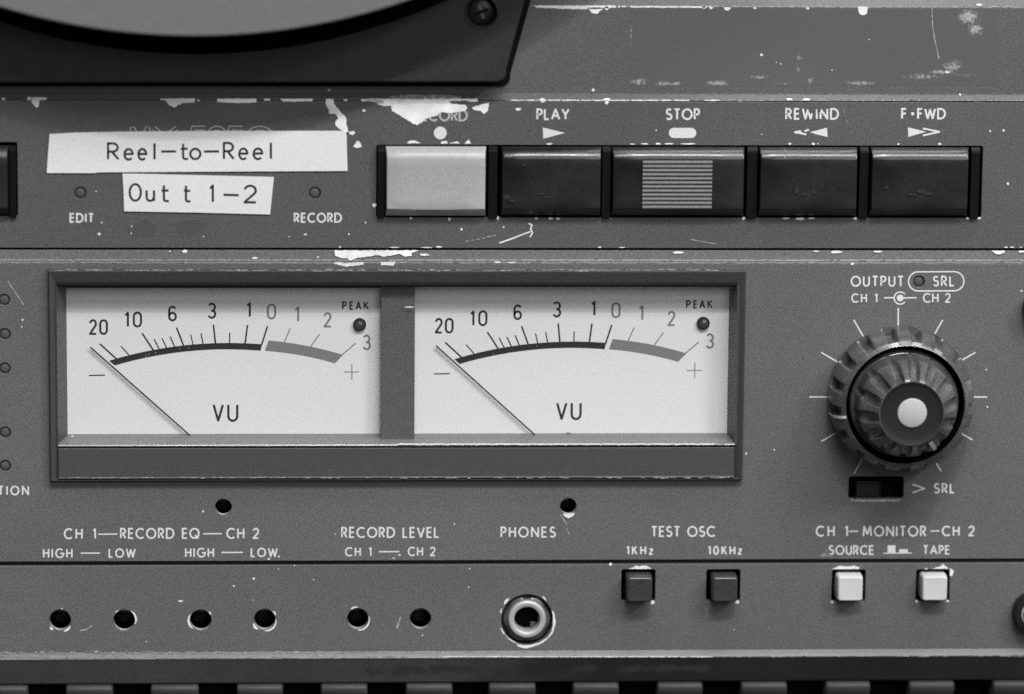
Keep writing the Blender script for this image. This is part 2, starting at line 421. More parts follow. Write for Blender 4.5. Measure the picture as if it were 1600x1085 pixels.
# --- lower panel with trimmer holes, jack and button openings
low_holes = [(94, 969), (194, 969.5), (313.5, 969), (413.5, 968), (559, 967), (657, 967)]
jack_c = XZ(823.5, 968.5, 0)
btns = [(997.3, 915.5, 'btn', 'dark', 36), (1130, 915.5, 'btn', 'dark', 36), (1326, 916, 'btnw', 'white', 29), (1457.5, 915.5, 'btnw', 'white', 29)]
loops = [[(XL, Zc(1017, 0)), (XR, Zc(1017, 0)), (XR, Zc(882.3, 0)), (XL, Zc(882.3, 0))], circle(*jack_c, 41, 56)]
for x, y in low_holes: loops.append(circle(*XZ(x, y, 0), 17, 36))
for x, y, *_ in btns:
    cx, cz = XZ(x, y, 0); loops.append(loop_round(cx-27, cz-25, cx+27, cz+26.6, 3.5, 3))
low = plate("lower_panel", loops, 0, 12, 'paint', deck, bevel=.6, res=1)
prism("panel_groove", [(-9, Zc(870, -9)), (-9, Zc(890, -9)), (-20, Zc(890, -9)), (-20, Zc(870, -9))], 'black', deck)
# --- lower lip and the fascia that turns back under it
zl = Zc(1028.5, 8)
lipo = prism("lower_lip", [(-12, Zc(1017, 0)-.1), (0, Zc(1017, 0)-.1), (1.2, Zc(1019, 1)), (6.8, zl+2.4), (7.75, zl+.7), (7.4, zl-.9), (-12, zl-.9)], 'lip', deck, smooth=20)
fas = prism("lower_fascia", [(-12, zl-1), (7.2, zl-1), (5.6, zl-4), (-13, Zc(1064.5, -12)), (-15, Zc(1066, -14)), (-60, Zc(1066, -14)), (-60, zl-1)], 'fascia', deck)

# ================================================================== reel tray (black moulding, top left)
TD = 28.
pts = []
for x, y in [(-400, 129.5), (778, 128.5)]: pts.append(XZ(x, y, TD))
c0 = XZ(777, 114, TD)
pts += [(c0[0]+14*math.cos(math.radians(a)), c0[1]+14*math.sin(math.radians(a))) for a in range(-75, 16, 15)]
pts += [XZ(819.5, 2, TD), XZ(850, -110, TD), XZ(850, -900, TD)]
pts[0] = (XL+30, pts[0][1])
RD = 140.
def circ3(a, b, c):
    ax, ay = a; bx, by = b; cx, cy = c
    d = 2*(ax*(by-cy)+bx*(cy-ay)+cx*(ay-by))
    ux = ((ax*ax+ay*ay)*(by-cy)+(bx*bx+by*by)*(cy-ay)+(cx*cx+cy*cy)*(ay-by))/d
    uy = ((ax*ax+ay*ay)*(cx-bx)+(bx*bx+by*by)*(ax-cx)+(cx*cx+cy*cy)*(bx-ax))/d
    return ux, uy, math.hypot(ax-ux, ay-uy)
bx_, bz_, bR = circ3(XZ(0, 37, TD), XZ(318, 88, TD), XZ(600, 42, TD))
# tray outline with a round cut-out for the reel: outer contour down the right side, then back along the arc
top = bz_+bR+60
outer = [pts[0]]+pts[1:-1]+[(pts[-1][0]+40, top)]+[(XL+30, top)]
tray = plate("reel_tray", [outer, circle(bx_, bz_, bR, 220), circle(*XZ(752.5, 19.5, TD), 24, 36)], TD, 42, 'tray', deck, bevel=3.0, res=3)
plate("tray_floor", [circle(bx_, bz_, bR+6, 120)], -11.5, 6, 'gapb', deck)
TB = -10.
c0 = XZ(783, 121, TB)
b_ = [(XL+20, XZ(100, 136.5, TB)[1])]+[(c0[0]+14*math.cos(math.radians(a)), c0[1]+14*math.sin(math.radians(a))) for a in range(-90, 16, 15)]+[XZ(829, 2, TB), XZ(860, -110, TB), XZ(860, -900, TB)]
plate("tray_contact_shade", [b_+[(b_[-1][0]+30, top-20), (XL+20, top-20)]], TB, 3, 'gapb', deck, bevel=.6)  # near-black plate standing in for the tray's contact shadow
scx, scz = XZ(752.5, 19.5, TD)
lathe("tray_screw", scx, scz, [(26.5, TD+.6), (25, TD+1.2), (23.5, TD-.5), (22.5, TD-10), (21, TD-16)], 'tray', deck, n=40, caps=(False, False))
sc = lathe("screw_head", scx, scz, [(21, TD-18), (20, TD-13), (14, TD-10), (7, TD-9)], 'black', deck, n=40)
for a in (20, 110):
    ca, sa = math.cos(math.radians(a)), math.sin(math.radians(a)); h = 2.2; L = 11
    q = [(scx+u*ca-w*sa, -(TD-8.7), scz+u*sa+w*ca) for u, w in ((-L, -h), (L, -h), (L, h), (-L, h))]
    flat("cross_slot", q, [(0, 1, 2, 3)], 'darkmetal' if a == 110 else 'gapb', sc)

# reel: two flanges, hub and tape pack
rx_, rz_, rR = circ3(XZ(0, 12, RD), XZ(300, 57.5, RD), XZ(600, 14, RD))
reel = empty("tape_reel", (rx_, -RD, rz_), label="large plain grey tape reel mounted over the black tray, top left", cat="tape reel")
def flange(name, d, th):
    wins = []
    for k in range(3):
        a0 = math.radians(90+120*k); L = []
        for i in range(17):
            a = a0+math.radians(-42+84*i/16); L.append((rx_+rR*.80*math.cos(a), rz_+rR*.80*math.sin(a)))
        for i in range(17):
            a = a0+math.radians(36-72*i/16); L.append((rx_+rR*.50*math.cos(a), rz_+rR*.50*math.sin(a)))
        wins.append(L)
    return plate(name, [circle(rx_, rz_, rR, 240), circle(rx_, rz_, 130, 48)]+wins, d, th, 'reel', reel, bevel=3.5, res=3)
flange("front_flange", RD, 8)
flange("rear_flange", RD-56, 8)
lathe("tape_pack", rx_, rz_, [(rR*.70, RD-52), (rR*.70, RD-12)], 'black', reel, n=120, caps=(True, True))
lathe("hub", rx_, rz_, [(200, RD-60), (200, RD+6), (190, RD+10), (60, RD+12)], 'metal', reel, n=60)

# ================================================================== transport keys
def keycap(name, x0, x1, yt, yb, m, parent, dtop=4, dfront=17.5, b1=19, b2=11, tap=1.6, **k):
    """piano-like key: sloped top facet, gently dished front, undercut bottom facet; x,y are readings of its outline"""
    zt_, zb_ = Zc(yt, dtop), Zc(yb, dtop)
    X0, X1 = XZ(x0, (yt+yb)/2, 8)[0], XZ(x1, (yt+yb)/2, 8)[0]
    zf1, zf0 = Zc(yt+b1, dfront), Zc(yb-b2, dfront)
    prof = [(-40, zt_-1), (dtop-1.5, zt_-.5), (dtop, zt_)]
    # convex top facet: its slope eases from about 48 to 25 degrees
    hz_ = zt_-zf1; run = 0; ts = [math.tan(math.radians(a)) for a in (54, 47, 41, 35, 30, 27)]; tot = sum(ts)
    for i_, t_ in enumerate(ts):
        run += t_/tot; prof.append((dtop+(dfront-.5-dtop)*run, zt_-(hz_-1.0)*(i_+1)/len(ts)))
    prof.append((dfront, zf1-.9))
    for i in range(1, 6):
        t = i/6; prof.append((dfront-1.0*math.sin(math.pi*t), zf1-1.4+(zf0-zf1+2.8)*t))
    prof += [(dfront, zf0+1.4), (dfront-1.4, zf0-.4), (dtop-5, zb_+1), (-40, zb_+2)]
    n = len(prof); V = []; F = []
    def inset(d): return 0 if d < dtop+2 else tap*(d-dtop)/(dfront-dtop)
    xs = [(0, 2.2), (1.0, .6), (2.6, 0)]
    cols = []
    for e, sink in xs: cols.append((X0+e, sink))
    for t in (.2, .35, .5, .65, .8): cols.append((X0+(X1-X0)*t, -1))
    for e, sink in reversed(xs): cols.append((X1-e, sink))
    for ci, (x, sink) in enumerate(cols):
        for (d, z) in prof:
            s_ = inset(d)*(1 if x < (X0+X1)/2 else -1) if sink >= 0 else 0
            dd = d-(max(sink, 0)*min(1, max(0, (d-dtop)/4)))
            if sink < 0 and d > dfront-1.1: dd -= .7
            V.append((x+s_, -dd, z))
    for ci in range(len(cols)-1):
        for i in range(n-1): F.append((ci*n+i, ci*n+i+1, (ci+1)*n+i+1, (ci+1)*n+i))
    F.append(tuple(range(n))); F.append(tuple((len(cols)-1)*n+i for i in range(n)))
    return put(name, V, F, m, parent, smooth=28, **k)
block("key_well", WX0-6, WZ0-6, WX1+6, WZ1+6, -44, 8, 'gapb', deck)
block("key_well", wellL-170, WZ0-6, wellL+6, WZ1+8, -44, 8, 'gapb', deck)
keycap("transport_key", 602.5, 759.5, 229.5, 339, 'keylight', deck, label="plain light grey record key")
keycap("transport_key", 783, 939.5, 229.5, 338, 'key', deck, label="black play key")
ks = keycap("transport_key", 955.5, 1163, 229.5, 338, 'key', deck, label="wide black stop key with ribbed centre pad")
keycap("transport_key", 1185.5, 1339.5, 229.5, 338, 'key', deck, label="black rewind key")
keycap("transport_key", 1359.5, 1513, 229.5, 338, 'key', deck, label="black fast forward key")
keycap("transport_key", -150, 14, 229.5, 338, 'black', deck, label="black key cut by the left edge")
# ribbed pad on the stop key: one frame sheet and a row of ridges (about 7 units apart)
gx0, gx1 = XZ(1004, 290, 18)[0], XZ(1112.5, 290, 18)[0]
zt_, zb_ = Zc(251, 18), Zc(327.5, 18)
V = []; F = []; nR = 12; pitch = (zt_-zb_)/nR
for i in range(nR):
    za = zt_-i*pitch; prof = [(16.6, za), (17.8, za-.3), (19.0, za-1.2), (19.4, za-3.2), (18.6, za-4.8), (16.8, za-5.4)]
    b = len(V); n = len(prof)
    V += [(gx0, -d, z) for d, z in prof]+[(gx1, -d, z) for d, z in prof]
    F += [(b+j, b+j+1, b+j+1+n, b+j+n) for j in range(n-1)]+[tuple(b+j for j in range(n)), tuple(b+n+j for j in range(n))]
put("ribbed_pad", V, F, 'rib', ks, kind='stuff')
kf = 17.9
flecks([(792, 308, 7, 4), (800, 314, 5, 2.5), (846, 303, 7, 2.4), (853, 308, 4, 2), (935, 320, 2.4, 2.4), (818, 258, 2.4, 3)], kf, bpy.data.objects["transport_key.001"], m='keysmudge', name='smudge')
flecks([(1244, 298, 4, 7), (1258, 304, 7, 2.6), (1272, 300, 3, 4)], kf, bpy.data.objects["transport_key.003"], m='keysmudge', name='smudge')
flecks([(1440, 300, 9, 4), (1452, 303, 6, 3), (1385, 293, 3, 3), (1425, 304, 8, 2.5)], kf, bpy.data.objects["transport_key.004"], m='keysmudge', name='smudge')
draw("scratch", [[XZ(1225.5, 233, 12), XZ(1228.5, 238, 13.5), XZ(1229, 242, 15), XZ(1226, 247, 17)]], 1.2, 16.5, 'chipdim_and_glint', bpy.data.objects["transport_key.003"])
# posts between the keys
for a, b in ((590, 601), (763.5, 777), (941, 953.5), (1167, 1182.5), (1342.5, 1356), (1516.5, 1529.5), (15.5, 25)):
    X0, X1 = XZ(a, 284, 2)[0], XZ(b, 284, 2)[0]; za, zb2 = Zc(229, 2), Zc(341.5, 4)
    prism("key_divider", [(-40, za-2), (-1, za), (1, za-.4), (6, za-5), (6.5, za-8), (4, zb2+2), (1, zb2), (-40, zb2+2)], 'post', deck, X0, X1)

# ================================================================== lamps (LEDs)
def led(x, y, d, r, m, parent, name="indicator_lamp"):
    cx, cz = XZ(x, y, d)
    k = lathe(name, cx, cz, [(r+.4, d-12), (r+.4, d-9), (r-.6, d-8.6)], 'black', parent, n=28, caps=(True, False))
    lathe("lens", cx, cz, [(r-.5, d-9), (r-.7, d-4.5), (r-2, d-3.2), (r-4.5, d-2.4), (1, d-2.1)], m, k, n=24, smooth=60); return k
def old_led(x, y, d, r, m, parent, name="indicator_lamp"):
    cx, cz = XZ(x, y, d)
    k = lathe(name, cx, cz, [(r+.2, d-10), (r+.1, d-3.2), (r-1.2, d-2.6), (r-2.2, d-3.6)], 'black', parent, n=28, caps=(True, False))
    pr = [((r-2.0)*math.cos(math.radians(a)), d-6+7.0*math.sin(math.radians(a))) for a in range(0, 86, 12)]
    lathe("lens", cx, cz, pr, m, k, n=24, smooth=60); return k
for x, y in leds_tp: led(x, y, TP, 9.2, 'ledlight', deck)
for x, y in led_main: led(x, y, 0, 9.0, 'ledlight', deck)
led(1436, 440, 0, 9.2, 'ledlight', deck)

# ================================================================== meter bezel
BF = 11.            # bezel front
def bx(x, y): return XZ(x, y, BF)
ox0, ox1 = bx(77, 590)[0], bx(1163, 590)[0]; oz1, oz0 = Zc(423.5, BF), Zc(750.5, BF)
ix0, ix1 = bx(89.5, 590)[0], bx(1150, 590)[0]; iz1, iz0 = Zc(446, BF), Zc(695.5, BF)
CD = -30.
jx0, jx1 = XZ(105, 600, CD)[0], XZ(1137, 600, CD)[0]; jz1, jz0 = Zc(447, CD)+8, Zc(677.5, CD)
V = []; F = []
def rect(x0, z0, x1, z1, d): return [(x0, -d, z0), (x1, -d, z0), (x1, -d, z1), (x0, -d, z1)]
# the frame runs down both sides and under a separate lower bar
rings = [rect(ox0-1.0, oz0-2.2, ox1+1.0, oz1+1.4, -2), rect(ox0-.2, oz0-.8, ox1+.2, oz1+.6, BF-2.2), rect(ox0+1.8, oz0+1, ox1-1.8, oz1-1.6, BF+1),
         rect(ix0-1, iz0-1, ix1+1, iz1+1, BF), rect(ix0, iz0, ix1, iz1, BF-1.5), ]
# lower bar opening is its own face, so the inner edge of the frame ring is the meter opening plus the bar
bar_z0 = Zc(747.5, BF)
rings[3] = rect(ix0-.8, bar_z0-.4, ix1+.8, iz1+1, BF-5); rings[4] = rect(ix0, bar_z0, ix1, iz1, BF-6); rings.append(rect(ix0, bar_z0, ix1, iz1, BF-10))
for r in rings: V += r
for k in range(len(rings)-1):
    for i in range(4): F.append((4*k+i, 4*k+(i+1) % 4, 4*k+4+(i+1) % 4, 4*k+4+i))
bez = put("meter_bezel", V, F, 'bezel', deck, smooth=25)
# splayed inner walls
def quad(name, q, m, parent, **k): return flat(name, q, [(0, 1, 2, 3)], m, parent, **k)
w = BF-1.6
put("side_wall", [(ix0, -w, iz0), (ix0, -w, iz1), (jx0, -CD, jz1), (jx0, -CD, jz0), (ix0-4, -w+2, iz0), (ix0-4, -w+2, iz1), (jx0-4, -CD, jz1), (jx0-4, -CD, jz0)],
    [(0, 1, 2, 3), (4, 5, 6, 7), (0, 1, 5, 4), (3, 2, 6, 7), (1, 2, 6, 5), (0, 3, 7, 4)], 'bezel', bez)
put("side_wall", [(ix1, -w, iz0), (ix1, -w, iz1), (jx1, -CD, jz1), (jx1, -CD, jz0), (ix1+4, -w+2, iz0), (ix1+4, -w+2, iz1), (jx1+4, -CD, jz1), (jx1+4, -CD, jz0)],
    [(0, 1, 2, 3), (4, 5, 6, 7), (0, 1, 5, 4), (3, 2, 6, 7), (1, 2, 6, 5), (0, 3, 7, 4)], 'bezel', bez)
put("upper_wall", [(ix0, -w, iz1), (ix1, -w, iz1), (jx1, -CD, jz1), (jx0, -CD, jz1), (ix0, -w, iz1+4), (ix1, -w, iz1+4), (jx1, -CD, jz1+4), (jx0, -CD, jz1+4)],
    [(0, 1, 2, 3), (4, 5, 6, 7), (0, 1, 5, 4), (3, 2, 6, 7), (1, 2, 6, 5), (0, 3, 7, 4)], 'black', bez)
sl = w+1.0
sill = put("sill", [(ix0, -sl+1.0, iz0+.9), (ix1, -sl+1.0, iz0+.9), (jx1, -CD, jz0), (jx0, -CD, jz0),
            (ix0, -sl, iz0-.8), (ix1, -sl, iz0-.8), (ix1, -sl+1, iz0-2.6), (ix0, -sl+1, iz0-2.6), (jx1, -CD, jz0-8), (jx0, -CD, jz0-8)],
    [(0, 1, 2, 3), (0, 4, 5, 1), (4, 7, 6, 5), (6, 7, 9, 8), (2, 8, 9, 3), (0, 3, 9, 7, 4), (1, 2, 8, 6, 5)], 'sill', bez, label="bright sill under the meter windows")
bz1 = Zc(700, BF); xb0, xb1 = ix0+.6, ix1-.6
prism("lower_bar", [(-6, bz1), (BF-1.5, bz1), (BF-.3, bz1-1), (BF+.4, bar_z0+3.4), (BF+1.2, bar_z0+1.4), (BF+.6, bar_z0+.3), (-6, bar_z0+.3)], 'bezelbar', bez, xb0, xb1, smooth=20)
# post between the two meters
dx0, dx1 = XZ(595.5, 560, -9)[0], XZ(648, 560, -9)[0]
block("meter_divider", dx0, jz0-16, dx1, iz1+6, -9, 24, 'divider', bez, bevel=.6)
V = [(ix0-3, 60, jz0-12), (ix1+3, 60, jz0-12), (ix1+3, 60, iz1+12), (ix0-3, 60, iz1+12)]
quad("meter_backing", V, 'gapb', bez)

# ================================================================== VU meters
T0 = P(331, 485, CD)
def make_meter(dx, dz, d, label, white_edge):
    def q(px, py, dd=CD): 
        p = P(px, py, CD); return (p.x+dx, p.z+dz)
    x0, z0 = q(104.5, 682); x1, z1 = q(597, 440); z1 = iz1+5; z0 = jz0-3
    if dx: x1 = jx1+1.5; x0 -= 2
    body = block("vu_meter", x0-1, z0, x1+1, z1, CD-3, 22, 'black', deck, label=label)
    L = lambda pts: [q(*p) for p in pts]
    quad("window_shadow_strip", [(x0, -CD-.6, q(300, 450.3)[1]), (x1, -CD-.6, q(300, 450.3)[1]), (x1, -CD-.6, z1), (x0, -CD-.6, z1)], 'black', body)  # black strip standing in for the shadow under the frame's top edge
    quad("scale_card", [(x0, -CD, z0), (x1, -CD, z0), (x1, -CD, z1), (x0, -CD, z1)], 'card', body)
    d1 = CD+.12
    def dr(name, lines, wid, m, **k): return draw(name, [L(l) for l in lines], wid, d1, m, body, **k)
    def gl_(ch, a, b, yt, yb, w_): 
        w0, st = G[ch]; return [[(a+w_/2+(x/w0 if w0 > .05 else .5)*(b-a-w_), yb-w_/2+(yt-yb+w_)*y) for x, y in s] for s in st]
    N = lambda items, w_: sum([gl_(*t, w_) for t in items], [])
    for grp in ([('n2', 139, 152, 499, 523.5), ('n0', 155, 168.8, 499, 523.5)], [('1', 194.5, 201.5, 487, 512), ('n0', 207.5, 222, 487, 512)],
                [('n6', 262.5, 276.5, 478, 502.5)], [('3', 324, 338, 473, 498)], [('1', 385, 392, 472, 496.5)]):
        dr("numeral", N(grp, 3.3), 3.3, 'meterink')
    for grp in ([('n0', 417, 431.5, 474.5, 499.5)], [('1', 460, 467.5, 479, 503.5)], [('n2', 505.5, 518.5, 488, 512)], [('3', 566, 579.5, 523, 547)]):
        dr("numeral", N(grp, 3.1), 3.1, 'meterred')
    # PEAK and VU
    dr("printed_word", N([('P', 534.5, 542, 471, 484.5), ('E', 546, 552.5, 471, 484.5), ('A', 555.5, 565, 471, 484.5), ('K', 568, 576.5, 471, 484.5)], 2.3), 2.3, 'meterink')
    dr("printed_word", N([('V', 332, 350, 631, 659.5), ('U', 355, 372.5, 631, 659.5)], 3.6), 3.6, 'meterink')
    dr("minus_sign", [[(139, 587), (164, 586.5)]], 1.9, 'meterink'); dr("plus_sign", [[(537, 581.5), (561, 581.5)], [(549.8, 569.5), (549.8, 593.5)]], 1.5, 'meterred')
    tk = [((156, 537.6), (182, 561)), ((188.8, 541), (201.5, 555)), ((222, 521), (240, 548)), ((240.7, 530), (249, 546)), ((253, 528.8), (261, 545)), ((266, 526), (273, 542.5)),
          ((275.9, 512), (287, 541)), ((298, 523), (302, 540)), ((314, 521), (317.6, 539)), ((333.5, 507.7), (336.8, 538)), ((358.8, 520), (358.8, 538)), ((386.8, 508), (382.9, 538)),
          ((418, 510), (408.6, 539.5))]
    big = {0, 2, 6, 9, 11, 12}
    draw("scale_ticks", [L(t) for t in tk], 0, d1, 'meterink', body, widths=[2.5 if i in big else 1.8 for i in range(len(tk))])
    dr("scale_ticks", [((453.4, 513.8), (443.5, 536.5)), ((499.7, 521.8), (485, 542.5)), ((555.7, 536.6), (533, 556))], 1.7, 'meterred')
    def sm(pts, n=24):   # circle through end/mid/end
        a, b, c = pts; cx, cy, r = circ3(a, b, c); t0 = math.atan2(a[1]-cy, a[0]-cx); t1 = math.atan2(c[1]-cy, c[0]-cx)
        return [(cx+r*math.cos(t0+(t1-t0)*i/n), cy+r*math.sin(t0+(t1-t0)*i/n)) for i in range(n+1)]
    for nm, tpp, bt, m in (("scale_arc", [(171, 563.6), (286.7, 540), (409.5, 538.2)], [(407.2, 547.8), (287.5, 549.3), (179.6, 570.8)], 'meterink'),
                       ("scale_arc", [(419.7, 532.2), (478, 540.4), (536, 554.5)], [(523.4, 567.4), (470, 554.8), (414.2, 547.8)], 'meterred')):
        a_ = L(sm(tpp)); b_ = L(sm(bt))[::-1]; n = len(a_)
        v = [(x, -(d1+.5), z) for x, z in a_]+[(x, -(d1+.5), z) for x, z in b_]
        flat(nm, v, [(i, i+1, n+i+1, n+i) for i in range(n-1)], m, body)
    fp = [(228, 556), (233, 553), (243, 551), (281, 545), (295, 544), (222, 557), (385, 541)] if not dx else [(232, 555), (300, 543), (350, 541), (214, 560)]
    V_ = []; F_ = []
    for (ax_, ay_) in fp:
        cx_, cz_ = q(ax_, ay_); b_ = len(V_); r_ = random.uniform(.7, 1.5)
        V_ += [(cx_+r_*math.cos(i*1.05)*random.uniform(.6, 1.2), -(d1+.9), cz_+r_*math.sin(i*1.05)*random.uniform(.6, 1.2)) for i in range(6)]; F_.append(tuple(range(b_, b_+6)))
    flat("ink_flecks", V_, F_, 'meterred', body, kind='stuff')
    # hub of the movement peeping over the sill
    hx, hz = q(352, 690); lathe("needle_pivot", hx, hz, [(11.2, CD+.5), (11.2, CD+1), (10.6, CD+1.3)], 'meterink', body, n=32)
    # needle stands clear of the card
    a_, b_ = q(141.3, 541.8), q(300, 682.5)
    v, f = ribbon([a_, b_], 2.2, CD+5.5); n_ = len(v)
    v2 = [(x, y+1.0, z) for x, y, z in v]
    put("needle", v+v2, [(0, 1, 3, 2), (4, 5, 7, 6), (0, 1, 5, 4), (2, 3, 7, 6), (0, 2, 6, 4), (1, 3, 7, 5)], 'meterink', body)
    # peak lamp
    lx, lz = q(562, 507)
    pk = lathe("peak_lamp", lx, lz, [(10.2, CD), (10.0, CD+5), (9, CD+6), (7.4, CD+6)], 'black', body, n=32, caps=(False, True))
    lathe("lens", lx, lz, [(7.2, CD+6), (6, CD+8.4), (3.6, CD+10), (1, CD+10.4)], 'led', body, n=24, smooth=60)
    # clear window
    gx1 = q(595, 560)[0] if not dx else ix1-6
    gx0_ = ix0+6 if not dx else q(106, 560)[0]
    block("clear_window", gx0_, jz0+1.5, gx1, iz1-.5, -8 if True else 0, 2.0, 'glass', body)
    return body
make_meter(0, 0, CD, "left VU meter with its needle at rest", False)
q2 = P(870, 483, CD)
make_meter(q2.x-T0.x, q2.z-T0.z, CD, "right VU meter with its needle at rest", True)

# ================================================================== output knob
kx, kz = XZ(1405, 620.5, 0)
def sq(a, n, duty=.5, soft=.07):
    t = (a*n/(2*math.pi)) % 1.0
    e = min(t, 1-t)          # 0 at notch centre
    x = (e-duty/2)/soft; return 1-max(0, min(1, x+.5))
NT = 16
dep = [0, 0, 0, 12, 13, 12.5, 11, 6.5, 0, 0, 0]
knob = lathe("output_knob", kx, kz, [(112.5, 1), (114.5, 3), (114, 9), (113.5, 10), (113.5, 13), (112.8, 34), (111, 48), (106, 59), (100, 67.5), (94, 71.5), (92.5, 69)], 'knob', deck,
             n=510, mod=lambda j, a: dep[j]*sq(a-1.78, 17, .36, .10) if j else 0, smooth=32, caps=(False, False), label="two-part fluted black output knob")
lathe("knob_well", kx, kz, [(92.5, 69.5), (92, 20), (60, 20)], 'gapb', knob, n=64, caps=(False, False))
dep2 = [0, 0, 0, 0, 1.5, 4, 6, 10, 12.5, 12.5, 7, 0, 0]
inner = lathe("inner_dial", kx, kz, [(85.5, 22), (85.5, 56), (84, 60), (80.5, 62), (78.5, 70), (77.8, 84), (76.8, 98), (73, 107), (66.5, 117), (59.5, 126.5), (53, 135), (50.6, 137.3), (49, 137.5)], 'knob', knob,
              n=504, mod=lambda j, a: dep2[j]*sq(a-1.49, 14, (.2, .2, .2, .2, .2, .22, .28, .44, .54, .56, .52, .5, .5)[j], .11) if j > 2 else 0, smooth=40, caps=(False, False))
lathe("dial_cap", kx, kz, [(49.6, 137.2), (48.5, 136.4), (40, 135), (24, 134.4)], 'knobcap', knob, n=64, smooth=60, caps=(False, True))
lathe("cap_dot", kx+1.0, kz, [(23, 134.4), (22.6, 136), (21, 136.8)], 'knobdot', knob, n=48, smooth=50)
def mark(name, a, pr, w_, m, parent):
    a = math.radians(a); V = []
    for r, d in pr:
        for s_ in (-1, 1):
            V.append((kx+r*math.cos(a)-s_*w_/2*math.sin(a), -d, kz+r*math.sin(a)+s_*w_/2*math.cos(a)))
    n = len(pr); return put(name, V, [(2*i, 2*i+1, 2*i+3, 2*i+2) for i in range(n-1)], m, parent)
mark("pointer_line", -56.0, [(78.2, 100), (74.8, 109), (68.2, 119.5), (61.2, 128.8), (54, 137.6)], 6.5, 'ink', inner)
mark("pointer_line", 191, [(115, 14), (114.4, 31), (111.6, 49), (106.6, 61.5), (100, 70.4), (94.5, 73.2)], 4.6, 'ink', knob)
lines = []
for a in range(-60, 241, 30):
    if True:
        cc = (1403.5, 620.5); ca, sa = math.cos(math.radians(a)), math.sin(math.radians(a))
        ro = 139 if a not in (-30, -60) else 134
        lines.append(ln(cc[0]+104*ca, cc[1]-104*sa, cc[0]+ro*ca, cc[1]-ro*sa, 0))
for L in lines: draw("dial_tick", [L], 2.2, .25, 'ink', main)

# slide switch under the knob
lx0, lz0 = XZ(1336, 777, -14); lx1, lz1 = XZ(1377, 752, -14)
block("switch_well", sx0-8, sz0-8, sx1+8, sz1+8, -30, 6, 'gapb', deck)
sw = block("slide_switch", lx0, lz0, lx1, lz1, -12, 14, 'post', deck, r=2, bevel=1.0)
V = []; F = []
for i in range(9):
    x = lx0+4+i*(lx1-lx0-8)/8.6; b = len(V)
    V += [(x-1.1, 12, lz0+3), (x+1.1, 12, lz0+3), (x+1.1, 12, lz1-5), (x-1.1, 12, lz1-5), (x, 9.5, lz0+3), (x, 9.5, lz1-5)]
    F += [(b, b+3, b+5, b+4), (b+1, b+2, b+5, b+4), (b, b+1, b+4), (b+3, b+2, b+5)]
put("switch_ridges", V, F, 'rib', sw, kind='stuff')

# partly visible controls at the right edge
cx, cz = XZ(1613, 955, 0)
kn = lathe("side_knob", cx, cz, [(33, 1), (33, 20), (30, 24), (23, 25)], 'black', deck, n=64, label="small black knob cut by the right edge, lower one")
lathe("metal_ring", cx, cz, [(22, 25.2), (21.4, 26.6), (19.6, 27), (19, 25.4)], 'metal', kn, n=48, caps=(False, False))
lathe("knob_core", cx, cz, [(18.8, 25.5), (18, 30), (14, 33)], 'darkmetal', kn, n=48)
cx, cz = XZ(1622, 480, 0)
lathe("side_knob", cx, cz, [(25, .5), (25, 22), (22, 26), (10, 27)], 'black', deck, n=64, label="small black knob cut by the right edge, upper one")

# ================================================================== holes with trimmers
def trimmer(x, y, r, depth=-34):
    cx, cz = XZ(x, y, 0)
    lathe("hole_rim", cx, cz, [(r-.5, -.5), (r-.5, -11.5)], 'chipdim_and_glint', deck, n=36, caps=(False, False))
    t = lathe("trimmer_screw", cx, cz-4, [(r-3, depth-14), (r-3, depth-1), (r-5, depth)], 'darkmetal', deck, n=28)
    q = [(cx-r+6, -(depth+.4), cz-5.6), (cx+r-6, -(depth+.4), cz-3.6), (cx+r-6, -(depth+.4), cz-1), (cx-r+6, -(depth+.4), cz-3)]
    flat("slot", q, [(0, 1, 2, 3)], 'gapb', t)
for x, y in low_holes: trimmer(x, y, 17, -60)
for x, y in trims: trimmer(x, y, 13.2, -52)

# ================================================================== headphone jack
jx, jz = jack_c
jk = lathe("headphone_jack", jx, jz, [(40.5, -14), (38, -9), (36.5, -5.5), (33, -4), (30, -4)], 'darkmetal', deck, n=6*12, caps=(False, False),
           mod=lambda j, a: (3.2*(1-abs(math.cos(3*a)))) if 0 < j < 3 else 0, smooth=25, label="headphone jack with bright ring")
lathe("jack_ring", jx, jz+1, [(30, -5), (29.7, 3), (28.9, 4.4), (27.8, 4.9), (21.6, 4.9), (20.8, 4.1), (20.4, -1), (19.6, -26)], 'metal', jk, n=72, caps=(False, False), smooth=50)
lathe("jack_bore", jx, jz+1, [(20, -24), (17, -30), (2, -31)], 'gapb', jk, n=40)
block("jack_spring", jx+6, jz-17, jx+15, jz-7, -14, 8, 'darkmetal', jk, bevel=1)

# ================================================================== push buttons
for x, y, m, tone, dd in btns:
    cx, cz = XZ(x, y, 0)
    block("button_well", cx-30, cz-30, cx+30, cz+30, -46, 6, 'gapb', deck)
    hw = 20.8
    h = dd-6
    o0 = loop_round(cx-hw, cz-hw+.5, cx+hw, cz+hw+.5, 4.5, 4); V = []; F = []; n = len(o0)
    ccx, ccz = cx-.4, cz+.3
    for sc_, d in ((1, -40), (.99, h-14), (.965, h-6), (.935, h-2.2), (.915, h-1.1), (.845, h), (.5, h-.3)):
        V += [(ccx+(a-ccx)*sc_, -d, ccz+(b-ccz)*sc_) for a, b in o0]
    for j in range(6):
        F += [(j*n+i, j*n+(i+1) % n, (j+1)*n+(i+1) % n, (j+1)*n+i) for i in range(n)]
    F.append(tuple(6*n+i for i in range(n)))
    put("push_button", V, F, m, deck, smooth=24, label=("dark grey" if tone == 'dark' else "white")+" square push button")

